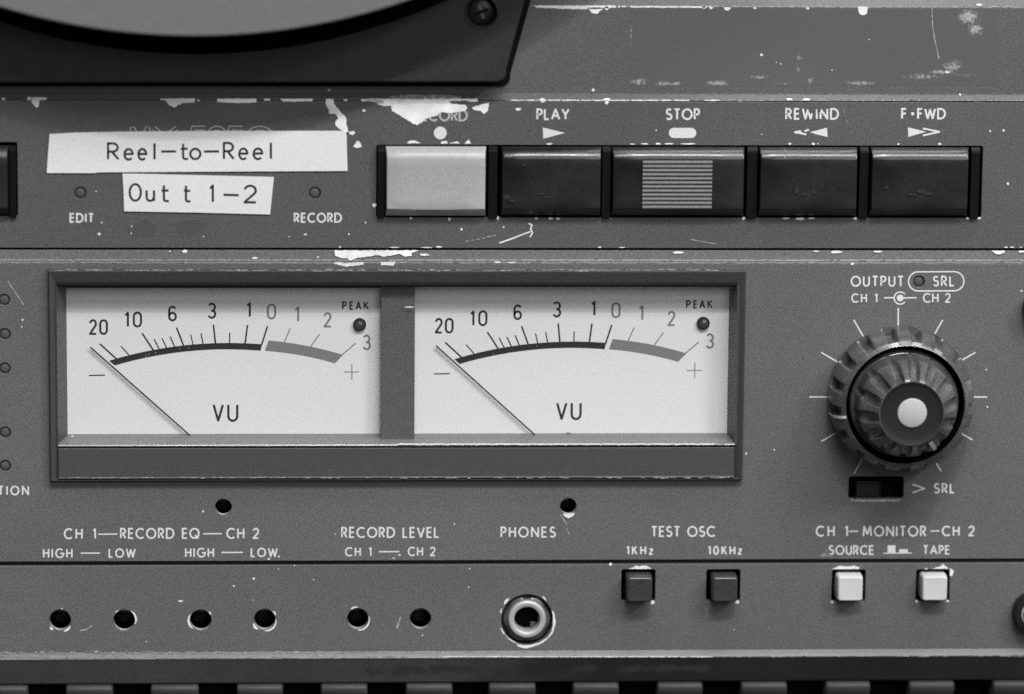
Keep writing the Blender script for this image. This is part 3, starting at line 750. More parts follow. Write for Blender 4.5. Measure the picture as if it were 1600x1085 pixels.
# ================================================================== printed lettering
t = lambda *a, **k: text(*a, **k)
dT = TP+.2; d0 = .2
text("PLAY", 838, 890, 169.5, 188, dT, tpan, 2.7); text("STOP", 1040, 1094, 169.5, 188, dT, tpan, 2.7)
text("REWIND", 1227, 1311, 169, 187.5, dT, tpan, 2.7); text("F", 1408, 1418.5, 169, 187, dT, tpan, 2.7); text("FWD", 1433, 1478, 169, 187, dT, tpan, 2.7)
text("RECORD", 646, 731, 171, 190, dT, tpan, 2.6, m='inkdim')
text("EDIT", 108.5, 147, 333, 348.5, dT, tpan, 2.5); text("RECORD", 459, 534.5, 332.5, 348.5, dT, tpan, 2.5)
def shape(name, pts, d, parent, m='ink', **k):
    v, f = poly_mesh(pts, d); return flat(name, v, f, m, parent, **k)
cir = lambda x, y, r, n=28: [(x+r*math.cos(6.28319*i/n), y+r*math.sin(6.28319*i/n)) for i in range(n)]
shape("dot_mark", [(1426+2.7*math.cos(i*.785), 178+2.7*math.sin(i*.785)) for i in range(8)], dT, tpan)
shape("record_symbol", cir(688, 208, 10), dT, tpan)
shape("play_symbol", [(848, 199.5), (883, 208), (849, 217)], dT, tpan)
pill = [(1053+8*math.cos(math.radians(a)), 208+8*math.sin(math.radians(a))) for a in range(90, 271, 20)]+[(1080+8*math.cos(math.radians(a)), 208+8*math.sin(math.radians(a))) for a in range(-90, 91, 20)]
shape("stop_symbol", pill, dT, tpan)
shape("rewind_symbol", Zs((1110, 200), 6.667, [(1035, 45), (1215, 0), (1220, 95), (1110, 70)]), dT, tpan)
draw("rewind_symbol", [[XZ(1264, 203, dT), XZ(1257, 205, dT)], [XZ(1241, 207, dT), XZ(1250, 208.2, dT), XZ(1260, 210.5, dT)], [XZ(1242, 206.5, dT), XZ(1252, 205.4, dT)]], 3.0, dT+.1, 'ink', tpan)
shape("forward_symbol", Zs((1340, 200), 6.154, [(485, -5), (660, 38), (487, 88)]), dT, tpan)
draw("forward_symbol", [[XZ(1442, 201, dT), XZ(1468, 206.2, dT), XZ(1442, 212, dT)]], 2.8, dT+.1, 'ink', tpan)
# outlined model lettering, mostly under the paper strip
ol = []
for ch, a, b in (('M', 203, 235), ('X', 240, 276), ('5', 297, 322), ('0', 326, 352), ('5', 355, 381), ('0', 388, 424)):
    ol += glyph_lines(ch, a, b, 200.5, 228, dT)
draw("model_lettering", ol, 7.5, dT, 'inkdim', tpan); draw("model_lettering", ol, 4.4, dT+.3, 'paint_up', tpan)

text("TION", -3.5, 45.5, 759, 774.5, d0, main, 2.3)
text("OUTPUT", 1329, 1412.5, 431, 448.5, d0, main, 2.4); text("SRL", 1457.5, 1491.5, 431, 448, d0, main, 2.3)
text("CH 1", 1330, 1371, 458.5, 473.5, d0, main, 2.1); text("CH 2", 1442, 1485.5, 458, 473.5, d0, main, 2.1)
pill = [(1434.5+15*math.cos(math.radians(a)), 440+15*math.sin(math.radians(a))) for a in range(90, 271, 12)]+[(1491+15*math.cos(math.radians(a)), 439.7+15*math.sin(math.radians(a))) for a in range(-90, 91, 12)]
draw("pill_outline", [[XZ(*p) for p in pill]+[XZ(*pill[0])]], 2.2, d0, 'ink', main)
draw("channel_symbol", [ln(1381, 465.5, 1396, 465.5, 0), [XZ(1406.5+9.5*math.cos(math.radians(a)), 466-9.5*math.sin(math.radians(a))) for a in range(40, 321, 14)], ln(1408, 465.8, 1432, 465.5, 0)], 2.2, d0, 'ink', main)
shape("channel_symbol", cir(1406.5, 466, 5.4, 20), d0+.4, main)
draw("arrow_symbol", [[XZ(1426, 757), XZ(1444.5, 763.5), XZ(1426, 770)]], 2.3, d0, 'ink', main); text("SRL", 1459, 1492, 755, 771.5, d0, main, 2.3)
text("CH 1", 99.5, 150, 825.5, 843, d0, main, 2.4); text("RECORD EQ", 187.5, 312, 825, 842.5, d0, main, 2.4); text("CH 2", 353.5, 405, 825, 842.5, d0, main, 2.4)
text("HIGH", 67, 113.5, 857, 872.5, d0, main, 2.2); text("LOW", 169.5, 212, 857, 872, d0, main, 2.2)
text("HIGH", 289, 334.5, 856, 871.5, d0, main, 2.2); text("LOW", 391.5, 434, 856, 871, d0, main, 2.2)
for a, b, y in ((153.5, 183.5, 835), (317.5, 346.5, 834.3), (126, 156.5, 864.6), (346, 379.5, 863.5), (592, 624, 862.3), (1326.5, 1341.5, 830.5), (1454, 1467.5, 830)):
    draw("dash_mark", [ln(a, y, b, y-.2, 0)], 2.1, d0, 'ink', main)
text("RECORD LEVEL", 533, 686.5, 823.5, 841, d0, main, 2.4); text("CH 1", 539, 580.5, 855, 870, d0, main, 2.1); text("CH 2", 637, 680.5, 854.5, 869.5, d0, main, 2.1)
text("PHONES", 782, 868.5, 823, 840.5, d0, main, 2.4)
text("TEST OSC", 1017, 1118, 822, 839.5, d0, main, 2.4); text("1KHz", 978.5, 1021, 853, 867.5, d0, main, 2.3); text("10KHz", 1106, 1160, 853, 867.5, d0, main, 2.3)
text("CH 1", 1274.5, 1325, 821.5, 839, d0, main, 2.4); text("MONITOR", 1347.5, 1447.5, 821.5, 839, d0, main, 2.4); text("CH 2", 1471.5, 1523, 821.5, 838.5, d0, main, 2.4)
text("SOURCE", 1294.5, 1366, 852, 867.5, d0, main, 2.2); text("TAPE", 1442, 1484.5, 852, 867, d0, main, 2.2)
draw("push_symbol", [ln(1380, 864.8, 1425, 864.3, 0)], 1.6, d0, 'ink', main)
shape("push_symbol", [(1387, 852.5), (1399, 852.5), (1399, 864), (1387, 864)], d0+.1, main)
shape("push_symbol", [(1405, 858.5), (1418.5, 858.5), (1418.5, 864), (1405, 864)], d0+.1, main)

# ================================================================== worn paint
z5 = lambda pts: Zs((500, 140), 5.714, pts)
dC = TP+.55
strip = lambda y: -5.4+.25+(y-391)*.16 if y < 406 else -3+.35+(y-406)*.45
lipd = lambda y: DK+.5+max(0, (y-146))*(TP-DK)/11.
chip(z5([(360, 88), (430, 82), (600, 84), (1000, 84), (1280, 84), (1405, 82), (1410, 105), (1370, 112), (1290, 100), (1140, 105), (1190, 130), (1290, 135), (1315, 165), (1290, 195), (1180, 210), (1080, 205),
     (1040, 235), (950, 260), (900, 300), (865, 320), (820, 300), (720, 235), (640, 190), (635, 145), (570, 150), (500, 125), (480, 106), (370, 104)]), dC, tpan)
chip(z5([(50, 84), (120, 84), (125, 130), (190, 210), (235, 260), (240, 330), (255, 380), (230, 385), (170, 350), (140, 320), (140, 280), (165, 260), (140, 220), (80, 215), (80, 180), (50, 130)]), dC, tpan)
chip(z5([(260, 380), (300, 370), (318, 390), (290, 408), (262, 400)]), dC, tpan, step=2); chip(z5([(295, 515), (330, 460), (360, 475), (375, 510), (340, 522)]), dC, tpan, step=2)
chip(z5([(1360, 160), (1430, 140), (1510, 118), (1500, 190), (1465, 220), (1430, 190), (1365, 178)]), dC, tpan)
zk = lambda pts: Zs((570, 200), 6.667, pts)
for q in ([(430, 162), (475, 130), (520, 132), (585, 160)], [(790, 165), (800, 140), (855, 135), (862, 165)], [(880, 163), (960, 140), (1000, 163)], [(1040, 163), (1085, 118), (1108, 163)]):
    chip(zk(q), dC, tpan, step=2, amp=.4)
zz = lambda pts: Zs((0, 120), 12.06, pts)
chip(zz([(600, 392), (890, 392), (870, 435), (740, 445), (740, 530), (690, 595), (600, 490)]), dC, tpan, step=2, amp=.3)
z2 = lambda pts: Zs((0, 0), 2.667, pts)
for q in ([(655, 412), (812, 410), (812, 428), (760, 430), (725, 448), (705, 440), (690, 420)], [(905, 412), (1068, 412), (1068, 428), (1000, 430), (905, 426)], [(1168, 412), (1305, 412), (1300, 423), (1180, 424)],
          [(1500, 412), (1600, 412), (1600, 438), (1570, 430), (1530, 420)], [(1100, 412), (1125, 412), (1125, 420), (1102, 420)]):
    chip(z2(q), dC, tpan, step=2, amp=.5)
# key-well edge wear
flecks([(858, 225, 5, 1.6), (1008, 225, 6, 1.5), (1028, 225, 5, 1.5), (1045, 225, 8, 1.3), (1075, 225, 12, 1.2), (988, 225.5, 4, 1), (1234, 225, 2.6, 1.8), (1271, 225, 3.2, 2), (1278, 225, 2, 1), (1404, 225.4, 2.4, 1.2),
        (1468, 225, 3.4, 2), (585, 321, 3, 3.4), (45, 154.3, 4, 3.2), (5.2, 155, 2.8, 2.2), (568.5, 173, 2.4), (310, 157.2, 2.5, 1.5), (540, 156.5, 4, 1.6), (810, 171, 4.4, 2.6), (642, 341.5, 2, 2), (702, 342.8, 2.4, 3), (838, 341.6, 3, 1.6), (860, 341.8, 4, 1.8), (872, 341.8, 4, 1.8),
        (1228, 341.6, 6, 1.4), (1250, 342.3, 8, 2.6), (1268, 341.6, 7, 1.5), (1162, 341.5, 3, 2.4), (1336, 341.6, 3, 2.2), (1512, 341.6, 2.4, 2), (1530, 341, 4, 1.8), (778, 341, 2, 3), (206, 354, 1.3), (155, 366, 2.8, 2.2), (159, 348, 1.6), (318, 370, 1.2),
        (477, 366.5, 2.6, 1.6), (571, 348, 1.6), (721, 358.5, 2.2), (1025.5, 204, 1.2), (1547, 205, 1.6), (1568, 204, 2.2), (1575, 287, 2, 3), (787, 355, 1.6), (1255, 172, 1.), (545, 366, 1.6), (1190, 210, 1.), (150, 299, 1.2), (205, 365, 1.2), (452, 370, 1.)], dC, tpan)
draw("scratch", [[XZ(780, 380, TP), XZ(800, 373, TP), XZ(818, 366, TP), XZ(829, 362, TP)], [XZ(826, 349, TP), XZ(831, 352, TP), XZ(829, 358, TP), XZ(832, 364, TP), XZ(828, 371, TP)]], 2.2, dC, 'chip', tpan)
draw("scratch", [ln(727+i*8.5, 377.5-i*1.5-(i > 3)*1.2, 732.5+i*8.5, 376.6-i*1.5-(i > 3)*1.4, TP) for i in range(6)], 1.3, dC, 'chipdim_and_glint', tpan)
draw("scratch", [ln(1080, 374.5, 1121, 382, TP)], 1.3, dC, 'chipdim_and_glint', tpan)
draw("scratch", [[XZ(1317, 166, TP), XZ(1320, 182, TP), XZ(1326, 195, TP), XZ(1332, 208, TP)]], 1.4, dC, 'faint', tpan)
# missing ink on REWIND
for q in ([(1262, 168), (1276, 168), (1272, 177), (1264, 175)], [(1276, 168), (1284, 168), (1282, 175), (1278, 178)]): chip(q, dC+.3, tpan, m='paint_up', name='ink_loss')
chip([(195, 357), (228, 344), (246, 352), (240, 372), (205, 370)], dT, tpan, m='stain2', name='smudge')
chip([(275, 350), (300, 343), (322, 350), (318, 362), (292, 370), (276, 362)], dT, tpan, m='stain2', name='smudge')

# upper deck
dD = DK+.5
chip([(832, 9), (965, 9), (966, 12), (935, 14), (900, 14.5), (840, 12.5)], dD, face, step=3, amp=.5)
chip([(918, 12), (946, 12), (940, 16), (932, 22), (924, 20)], dD, face, step=2, amp=.5)
chip([(985, 9.6), (1105, 10.2), (1105, 12.4), (985, 12)], dD, face, step=4, amp=.4)
chip([(1340, 10.6), (1356, 10.6), (1355, 21), (1350, 24), (1343, 22)], dD, face, step=2, amp=.5)
0 and chip([(1490, 11), (1536, 12), (1534, 17), (1526, 19), (1524, 28), (1532, 40), (1533, 52), (1524, 56), (1512, 46), (1504, 34), (1496, 18)], dD, face, m='chipdim_and_glint', step=2, amp=1.5)
flecks([(948, 13, 3), (966, 10.5, 4, 1.6), (975, 10.5, 5, 1.4), (1100, 11.5, 3, 2.4), (1111, 12, 3, 3), (1136, 13, 6, 3.6), (1180, 12, 3), (1262, 12.5, 3, 3), (1530, 7.5, 5, 2.4), (1555, 11, 6, 1), (1575, 11, 5, 1),
        (1190, 86, 2.4), (1220, 100, .9, 2.2), (1480, 113, 4, 1.6), (927, 141, 2.4), (1300, 110, 1), (1358, 62, 1), (1213, 98, 1)], dD, face)
draw("scratch", [ln(1110, 10.6, 1340, 11.2, DK)], 1.3, dD, 'chipdim_and_glint', face)
draw("scratch", [ln(1360, 11.2, 1600, 11.6, DK)], 1.1, dD, 'chipdim_and_glint', face)
draw("scratch", [[XZ(1456, 11, DK), XZ(1457, 40, DK), XZ(1461, 65, DK), XZ(1467, 92, DK)]], 1.3, dD, 'chipdim_and_glint', face)
def soft_wear(m, ob, spots, d, light, scale=1500, thr=(.50, .66)):
    """rubbed-through patches: elliptical spots broken up by noise, mixed into the paint's own colour"""
    nt = m.node_tree; bs = nt.nodes["Principled BSDF"]; old = bs.inputs["Base Color"].links[0].from_socket
    tc = nt.nodes.new("ShaderNodeTexCoord"); o0 = ORIGIN[ob.name]; last = None
    for (x, y, rx, ry, k) in spots:
        p = P(x, y, d)*S-o0
        mp = nt.nodes.new("ShaderNodeMapping"); mp.vector_type = 'POINT'
        sc_ = (1/(rx*S), 0, 1/(ry*S)); mp.inputs["Scale"].default_value = sc_; mp.inputs["Location"].default_value = (-p.x*sc_[0], 0, -p.z*sc_[2])
        nt.links.new(tc.outputs["Object"], mp.inputs[0]); ln_ = nt.nodes.new("ShaderNodeVectorMath"); ln_.operation = 'LENGTH'; nt.links.new(mp.outputs[0], ln_.inputs[0])
        r = nt.nodes.new("ShaderNodeMapRange"); r.interpolation_type = 'SMOOTHSTEP'; r.inputs[1].default_value = 0; r.inputs[2].default_value = 1.4; r.inputs[3].default_value = k; r.inputs[4].default_value = 0
        nt.links.new(ln_.outputs["Value"], r.inputs[0])
        if last is None: last = r.outputs[0]
        else:
            mx_ = nt.nodes.new("ShaderNodeMath"); mx_.operation = 'MAXIMUM'; nt.links.new(last, mx_.inputs[0]); nt.links.new(r.outputs[0], mx_.inputs[1]); last = mx_.outputs[0]
    n = nt.nodes.new("ShaderNodeTexNoise"); n.inputs["Scale"].default_value = scale; n.inputs["Detail"].default_value = 5; n.inputs["Roughness"].default_value = .65
    nt.links.new(tc.outputs["Object"], n.inputs["Vector"])
    q = nt.nodes.new("ShaderNodeMath"); q.operation = 'MULTIPLY_ADD'; q.inputs[1].default_value = .42; nt.links.new(last, q.inputs[0]); nt.links.new(n.outputs[0], q.inputs[2])
    r = nt.nodes.new("ShaderNodeMapRange"); r.interpolation_type = 'SMOOTHSTEP'; r.inputs[1].default_value = thr[0]+.14; r.inputs[2].default_value = thr[1]+.26; nt.links.new(q.outputs[0], r.inputs[0])
    g_ = nt.nodes.new("ShaderNodeMath"); g_.operation = 'MULTIPLY'; sg = nt.nodes.new("ShaderNodeMath"); sg.operation = 'GREATER_THAN'; sg.inputs[1].default_value = .01
    nt.links.new(last, sg.inputs[0]); nt.links.new(r.outputs[0], g_.inputs[0]); nt.links.new(sg.outputs[0], g_.inputs[1])
    mi = nt.nodes.new("ShaderNodeMix"); mi.data_type = 'FLOAT'; nt.links.new(g_.outputs[0], mi.inputs[0]); nt.links.new(old, mi.inputs[2]); mi.inputs[3].default_value = light
    nt.links.new(mi.outputs[0], bs.inputs["Base Color"])
DW = [(998, 128, 17, 6, .9), (1040, 131, 26, 5, .75), (1057, 131, 9, 4, .95), (1122, 130, 24, 5, 1), (1188, 121, 18, 4, .8), (1249, 91, 6, 5, .8), (1247, 109, 5, 5, .75), (1266, 126, 6, 9, .7), (1345, 130, 30, 4.5, .85),
      (1440, 120, 40, 7, .62), (1488, 104, 22, 12, .75), (1470, 113, 30, 5, .8), (1510, 118, 26, 4, .5), (986, 55, 3, 40, .55), (1513, 26, 20, 14, 1.0), (1524, 46, 14, 12, .95), (1532, 10, 16, 4, .9), (1225, 131, 20, 3, .5)]
# outline of a removed label, slightly darker paint that was covered
v, f = poly_mesh([(985, 14), (1559, 15), (1560, 134), (984, 134)], DK+.12)
cp = flat("cleaner_patch", v, f, 'stain', face)
soft_wear(M['stain'], cp, DW, DK, .36)
# bevel between deck and transport panel
chip([(608, 150.5), (640, 148.2), (700, 148.4), (722, 151.5), (720, 154.5), (612, 154)], lipd, face, m='chipdim_and_glint', step=2.5, amp=.3)
flecks([(848, 155.4, 5, 1.6), (948, 155.5, 5.5, 2), (1233, 155.4, 5, 1.6), (1260, 155.6, 6, 2), (1500, 148, 1.6), (514, 141, 2)], lambda y: lipd(y)+.6, face)
flecks([(948, 160, 3.5, 3.6), (848, 159, 4, 1.4)], dC, tpan)
flecks([(random.uniform(795, 1560), random.gauss(157, .5), random.uniform(4, 14), .75) for _ in range(60)], lambda y: TP+.1, face, m='chipdim_and_glint', name='edge_wear_glint')

def wear_glint_line(x0, x1, y, w_, d, m, parent, gap=.15, seg=14):  # broken pale line for worn edges and painted edge glints
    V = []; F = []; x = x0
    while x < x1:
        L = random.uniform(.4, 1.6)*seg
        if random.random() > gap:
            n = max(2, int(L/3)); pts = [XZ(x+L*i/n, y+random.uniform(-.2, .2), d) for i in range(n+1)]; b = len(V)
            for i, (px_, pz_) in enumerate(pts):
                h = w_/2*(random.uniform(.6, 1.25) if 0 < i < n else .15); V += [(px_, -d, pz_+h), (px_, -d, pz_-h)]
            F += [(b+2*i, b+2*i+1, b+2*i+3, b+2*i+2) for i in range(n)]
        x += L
    return flat("edge_wear_glint", V, F, m, parent, kind='stuff')
wear_glint_line(797, 1125, 157.0, 1.9, TP+.9, 'chip', face, .03, 30); wear_glint_line(1125, 1600, 157.2, 1.2, TP+.9, 'chipdim_and_glint', face, .2)  # broken pale line along the deck bevel edge
wear_glint_line(797, 1600, 147.2, 1.4, DK+1.6, 'faint', face, .2)
wear_glint_line(690, 1115, 1026.4, 1.7, 8.7, 'chip', lipo, .05, 26); wear_glint_line(1115, 1240, 1026.2, 1.3, 8.7, 'chipdim_and_glint', lipo, .4, 8); wear_glint_line(0, 690, 1028.2, 1.3, 8.7, 'chipdim_and_glint', lipo, .15, 16)  # lamp reflection on the lip's edge, painted as broken pale lines
wear_glint_line(0, 700, 1020.4, 1.6, 2.6, 'chipdim_and_glint', lipo, .35, 8)
wear_glint_line(620, 1115, 693.9, 1.9, BF+1.2, 'chip', sill, .04, 30); wear_glint_line(1115, 1146, 694, 1.2, BF+1.2, 'chipdim_and_glint', sill, .1)  # sill's front edge glint, painted as a pale line
# strip above the meters
zs = lambda pts: Zs((480, 370), 5.714, pts)
chip(zs([(245, 122), (1000, 122), (930, 150), (935, 175), (870, 180), (830, 155), (760, 165), (680, 180), (640, 165), (530, 180), (440, 190), (385, 215), (350, 190), (300, 190), (250, 170)]), lambda y: strip(y)+.8, main)
chip(zs([(245, 228), (290, 225), (330, 240), (500, 225), (505, 250), (350, 268), (300, 255), (240, 245)]), lambda y: .5, main, amp=.4)
chip(zs([(655, 225), (790, 222), (770, 258), (660, 255)]), lambda y: .5, main, amp=.4)
chip(zs([(1005, 154), (1060, 150), (1095, 165), (1050, 172), (1010, 168)]), lambda y: strip(y)+.8, main, step=2, amp=.4)
zq = lambda pts: Zs((1480, 370), 13.33, pts)
chip(zq([(920, 293), (1200, 293), (1200, 330), (1090, 370), (1010, 360), (960, 320)]), lambda y: strip(y)+.8, main, step=1.6, amp=.25)
chip(zq([(1490, 293), (1660, 293), (1660, 330), (1490, 328)]), lambda y: strip(y)+.8, main, step=1.6, amp=.25)
flecks([(289, 393, 4.5, 3), (398, 403.5, 6, 1.8), (1306, 394, 10, 2.4), (1372, 393.4, 7, 1.6), (1060, 395, 10, 2), (937, 387, 4, 1), (497, 402, 1.4), (265, 393, 1.2), (1275, 393, 5, 1.2)], lambda y: strip(y)+.8, main)
flecks([(531, 386.3, 2, 1.4), (616, 386.8, 8, .9), (666, 387, 10, .8), (686, 386, 5, 1.5), (937, 386.5, 3, 1), (972, 386.8, 6, .8), (1572, 386.6, 3, 1), (1582, 386.6, 4, 1), (1595, 386.6, 2, 1)], dC, tpan)
flecks([(1332, 412.5, 3, 2.2), (628, 410.5, 2, .8), (777, 410, 6, 1.4), (800, 410.5, 8, 1.2)], .5, main)
flecks([(random.uniform(0, 1600), random.gauss(410.7, .35), random.uniform(4, 16), .6) for _ in range(90)], lambda y: .45, main, m='chipdim_and_glint', name='edge_wear_glint')
flecks([(random.uniform(0, 1600), random.gauss(406.4, .8), random.uniform(1, 5), .5) for _ in range(150)], lambda y: strip(y)+.5, main, m='faint', name='edge_wear_glint')
# bezel edge wear, the top edge's highlight painted as pale flecks
flecks([(random.uniform(80, 1158), random.gauss(422.3, .4), random.uniform(3, 12), .8) for _ in range(110)]+[(500, 424.5, 14, 1.6), (912, 423, 12, 1.8)], BF-.2, bez, m='chipdim_and_glint', name='edge_wear_glint')
flecks([(random.uniform(92, 1146), random.gauss(746.6, .35), random.uniform(2, 9), .65) for _ in range(90)], BF+1.6, bez, m='chipdim_and_glint', name='edge_wear_glint')
flecks([(113, 682, 2, 1.2), (640, 480, 8, 1.1)], -3., bez)
# main panel scratches
draw("scratch", [ln(12, 439, 37, 477, 0)], 1.4, .45, 'chipdim_and_glint', main); draw("scratch", [[XZ(885, 826), XZ(890, 836)]], 1.3, .45, 'chipdim_and_glint', main); draw("scratch", [[XZ(875, 804), XZ(882, 814), XZ(886, 820)]], 1.3, .45, 'chipdim_and_glint', main)
chip([(880, 803), (899, 802), (895, 807), (888, 810), (882, 807)], .45, main, step=2, amp=.4)
flecks([(317.5, 799.5, 2), (624, 867.5, 2.2, 1.4), (35, 500, 1.4, 2.2), (34, 511, 1.2), (420, 873.5, 2.4, 1.6), (615, 872.5, 2.4, 1), (436, 870, 1.5), (1541, 578, 1.3), (1543, 636, 1.4), (1166, 709, 1.4, 2.4), (1596, 455, 2.6, 1.4), (1210, 703, 1.4), (710, 819, 1.2), (524, 835, 1.1)], .45, main)
v = [(1280, 870), (1292, 858), (1300, 871)]
chip(v, .3, main, m='faint', name='wear_patch')
chip([(1328, 781), (1408, 781), (1404, 784), (1334, 784)], .4, main, m='chipdim_and_glint', amp=.4)
for (x, y, a, L) in ((260, 765, .3, 30), (560, 800, -.2, 24), (1215, 560, 1.2, 34), (1235, 760, .9, 22), (1560, 640, 1.4, 26), (735, 775, .1, 40), (1185, 480, 1.3, 20), (50, 810, .5, 26), (980, 790, -.4, 22), (1575, 560, -1.1, 18)):
    pts = [XZ(x+L*t*math.cos(a+.25*t), y+L*t*math.sin(a+.25*t)) for t in (0, .33, .66, 1)]
    draw("hairline_scratch", [pts], .55, .35, 'faint', main)
# lower panel
zb_f = lambda o, p: Zs((o, 870), 6.667, p)
chip(zb_f(940, [(285, 128), (330, 110), (360, 90), (390, 105), (430, 92), (470, 95), (522, 128)]), .45, low, step=2, amp=.4)
chip(zb_f(1270, [(200, 130), (240, 115), (280, 95), (350, 105), (430, 95), (485, 110), (485, 128)]), .45, low, step=2, amp=.4)
chip(zb_f(1270, [(1245, 126), (1290, 110), (1330, 105), (1355, 72), (1380, 95), (1415, 126)]), .45, low, step=2, amp=.4)
chip(zb_f(1270, [(1428, 122), (1465, 140), (1467, 170), (1450, 205), (1428, 200)]), .45, low, step=2, amp=.4)
flecks([(1020, 941.5, 3, 3.4), (1152, 941, 3, 3), (1447, 889, 2.4, 1), (954, 882, 2.4), (1300, 941, 2.6, 2), (1432, 940, 2.4, 2), (1481, 939.5, 2.4, 2), (282, 939.6, 4, 1.7), (396.5, 904.5, 1.8, 2.2), (365.5, 916, 1.5), (490, 906, 1.), (435, 889, 1.),
        (732, 917.5, 1.3), (734, 889, 1.2), (660, 993, 1.4), (1147, 984, 1.), (229, 1003, 1), (460, 884, 1), (395, 938, 1)], .45, low)
draw("scratch", [[XZ(125, 985.5), XZ(135, 984), XZ(144, 977.5)]], 1.8, .4, 'chipdim_and_glint', low); draw("scratch", [ln(626, 964, 620, 982, 0)], 1.8, .4, 'chipdim_and_glint', low)
draw("scratch", [[XZ(0, 995), XZ(30, 995.5), XZ(45, 985), XZ(49, 979)]], 1.1, .4, 'faint', low); draw("scratch", [[XZ(1104.5, 936), XZ(1106.5, 948), XZ(1105, 962)]], 1.1, .4, 'faint', low)
def rimchip(x, y, r, arcs):
    for a0, a1, w_ in arcs:
        pts = [(x+(r)*math.cos(math.radians(a)), y-(r)*math.sin(math.radians(a))) for a in range(a0, a1+1, 6)]
        n = len(pts)
        pts += [(x+(r+w_*math.sin(math.pi*(n-i-.5)/n)**.6)*math.cos(math.radians(a0+6*(n-1-i))), y-(r+w_*math.sin(math.pi*(n-i-.5)/n)**.6)*math.sin(math.radians(a0+6*(n-1-i)))) for i in range(n)]
        chip(pts, .5, low, step=3, amp=.35)
rimchip(94, 969, 17.4, [(215, 236, 4), (288, 330, 3.4), (75, 92, 1.2)]); rimchip(194, 969.5, 17.4, [(-18, 54, 2.8), (120, 138, 1.6)])
rimchip(313.5, 969, 17.4, [(150, 228, 3.2), (28, 50, 2.2)]); rimchip(413.5, 968, 17.4, [(200, 240, 4), (270, 360, 2.6), (20, 46, 2.6)])
rimchip(559, 967, 17.4, [(270, 372, 2.4), (90, 130, 2.6)])
zj = lambda pts: Zs((760, 900), 8.343, pts)
for q in ([(400, 890), (470, 905), (560, 905), (690, 870), (800, 800), (850, 730), (868, 640), (868, 550), (855, 450), (885, 480), (905, 610), (865, 750), (790, 830), (740, 870), (620, 920), (510, 950), (405, 920)],
          [(225, 360), (250, 310), (305, 288), (285, 325), (235, 375)], [(178, 470), (190, 430), (205, 430), (192, 495)], [(178, 680), (205, 690), (245, 770), (220, 760)], [(725, 270), (750, 268), (785, 315), (770, 322)], [(240, 765), (300, 820), (400, 880), (390, 888), (290, 830)]):
    chip(zj(q), .5, low, step=2, amp=.3)
# lip and fascia wear, the lip's edge highlight also painted as pale flecks
lipy = lambda y: max(0, (y-1019))*.72+1.6
flecks([(random.uniform(0, 1600), random.gauss(1026.6-x_, .3), random.uniform(3, 12), .55) for x_ in [1.2]*70], lambda y: 8.4, lipo, m='chipdim_and_glint', name='edge_wear_glint')
flecks([(random.uniform(0, 900), random.gauss(1019, .7), random.uniform(1, 6), .6) for _ in range(120)], lambda y: 2.2, lipo, m='chipdim_and_glint', name='edge_wear_glint')
fd = lambda y: 6.9+.35-(y-1029)*(20./36.)
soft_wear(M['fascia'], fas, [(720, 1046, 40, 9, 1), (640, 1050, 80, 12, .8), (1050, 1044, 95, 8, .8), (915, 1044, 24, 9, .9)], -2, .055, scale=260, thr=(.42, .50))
# ================================================================== paper labels (stuck on, things of their own)
def label(name, outline, thick, lab):
    d = TP+thick
    L = [XZ(x, y, d) for x, y in outline]
    v, f = plate_data([L], d, thick-.1, 0)
    return put(name, v, f, 'paper', None, label=lab, cat="label")
l1 = label("paper_label", [(77.5, 210), (120, 207.5), (200, 206), (330, 205), (532, 205), (539, 206), (541.5, 211), (543, 267.5), (380, 268.3), (152, 269.6), (150, 270.8), (73, 270.6), (75, 240)], 2.4, "long white paper strip reading Reel-to-Reel, above the shorter strip")
dl = TP+2.5
lines = []
for ch, a, b in (('R', 447, 497), ('e', 515, 557), ('e', 573, 613), ('l', 640, 648), ('t', 750, 787), ('o', 790, 838), ('R', 930, 977), ('e', 993, 1035), ('e', 1053, 1097), ('l', 1125, 1133)):
    x0, x1 = a/2.667, b/2.667; yt = 223.3-(x0-167)*.004; yb = 250.3-(x0-167)*.004
    lines += glyph_lines(ch, x0+1.2, x1-1.2, yt+1, yb-1, dl)
for a, b in ((672, 733), (850, 913)): lines.append(ln(a/2.667, 237, b/2.667, 236.8, dl))
draw("printed_word", lines, 3.5, dl, 'labelink', l1)
l2 = label("paper_label", [(191.5, 271.5), (310, 274.3), (428, 277), (425, 306), (422, 335.5), (310, 332.5), (194, 330.5), (193, 300)], 2.4, "short white paper strip reading Out t 1-2, between the edit and record lamps")
lines = []
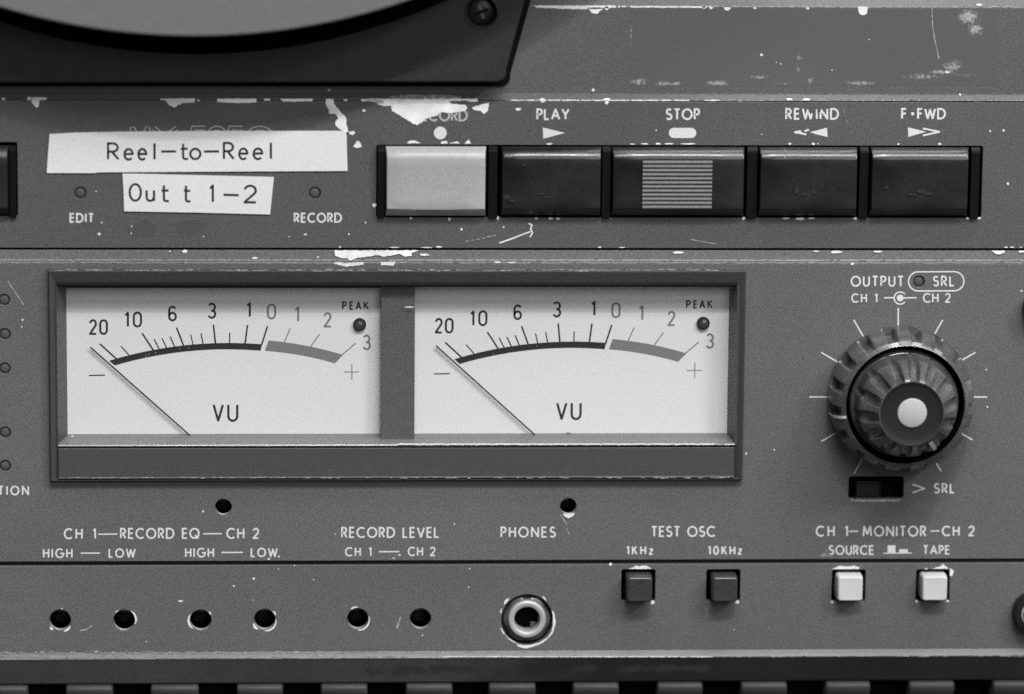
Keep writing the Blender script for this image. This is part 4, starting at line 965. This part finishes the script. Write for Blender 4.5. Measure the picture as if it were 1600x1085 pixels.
for ch, a, b in (('O', 537, 590), ('u', 608, 645), ('t', 670, 707), ('t', 763, 797), ('1', 873, 890), ('2', 1015, 1070)):
    x0, x1 = a/2.667, b/2.667; dy = (x0-201)*.014
    lines += glyph_lines(ch, x0+1.2, x1-1.2, 288+dy, 313.8+dy, dl)
lines.append(ln(932/2.667, 304.6, 995/2.667, 305.2, dl))
draw("printed_word", lines, 3.5, dl, 'labelink', l2)

# ================================================================== ribbed grille below the machine
GD = -6.
gr = empty("vent_grille", (0, 0, Zc(1150, GD)), label="row of dark grey upright blocks with black gaps below the recorder", cat="grille")
edges = [(-31, 43), (103, 176), (235.5, 310), (370, 442), (501.5, 574), (634.5, 707), (764, 837), (895.5, 967), (1027.5, 1098), (1158.5, 1230), (1290.5, 1360), (1421, 1491.5), (1552, 1624)]
step = 131.5
zt_ = Zc(1069.5, GD); zb_ = zt_-190
def gblk(x0, x1):
    prof = [(-60, 0), (-9, 0), (-3.5, -1), (-.8, -3.5), (0, -7), (-1.2, -13), (-6, -20), (-14, -34), (-20, -60), (-22, -190), (-60, -190)]
    xs = [(x0, -3.0), (x0+1.4, -.8), (x0+3.5, 0), (x1-3.5, 0), (x1-1.4, -.8), (x1, -3.0)]; n = len(prof); V = []; F = []
    for x, k in xs: V += [(x, -(d+GD+(k if d > -50 else 0)), zt_+z+(k*.8 if z > -5 else 0)) for d, z in prof]
    for c in range(5): F += [(c*n+i, c*n+(i+1) % n, (c+1)*n+(i+1) % n, (c+1)*n+i) for i in range(n)]
    F += [tuple(range(n)), tuple(5*n+i for i in range(n))]
    return put("grille_block", V, F, 'grille', gr, smooth=40)
for a, b in edges:
    X0, X1 = XZ(a, 1078, GD)[0], XZ(b, 1078, GD)[0]
    gblk(X0, X1)
for k in range(1, 4):
    X0 = XZ(edges[-1][0], 1078, GD)[0]+k*step; gblk(X0, X0+72)
    X0 = XZ(edges[0][0], 1078, GD)[0]-k*step; gblk(X0, X0+72)
prism("grille_backing", [(-62, zt_+10), (-62, zb_-30), (-100, zb_-30), (-100, zt_+10)], 'gapb', gr)
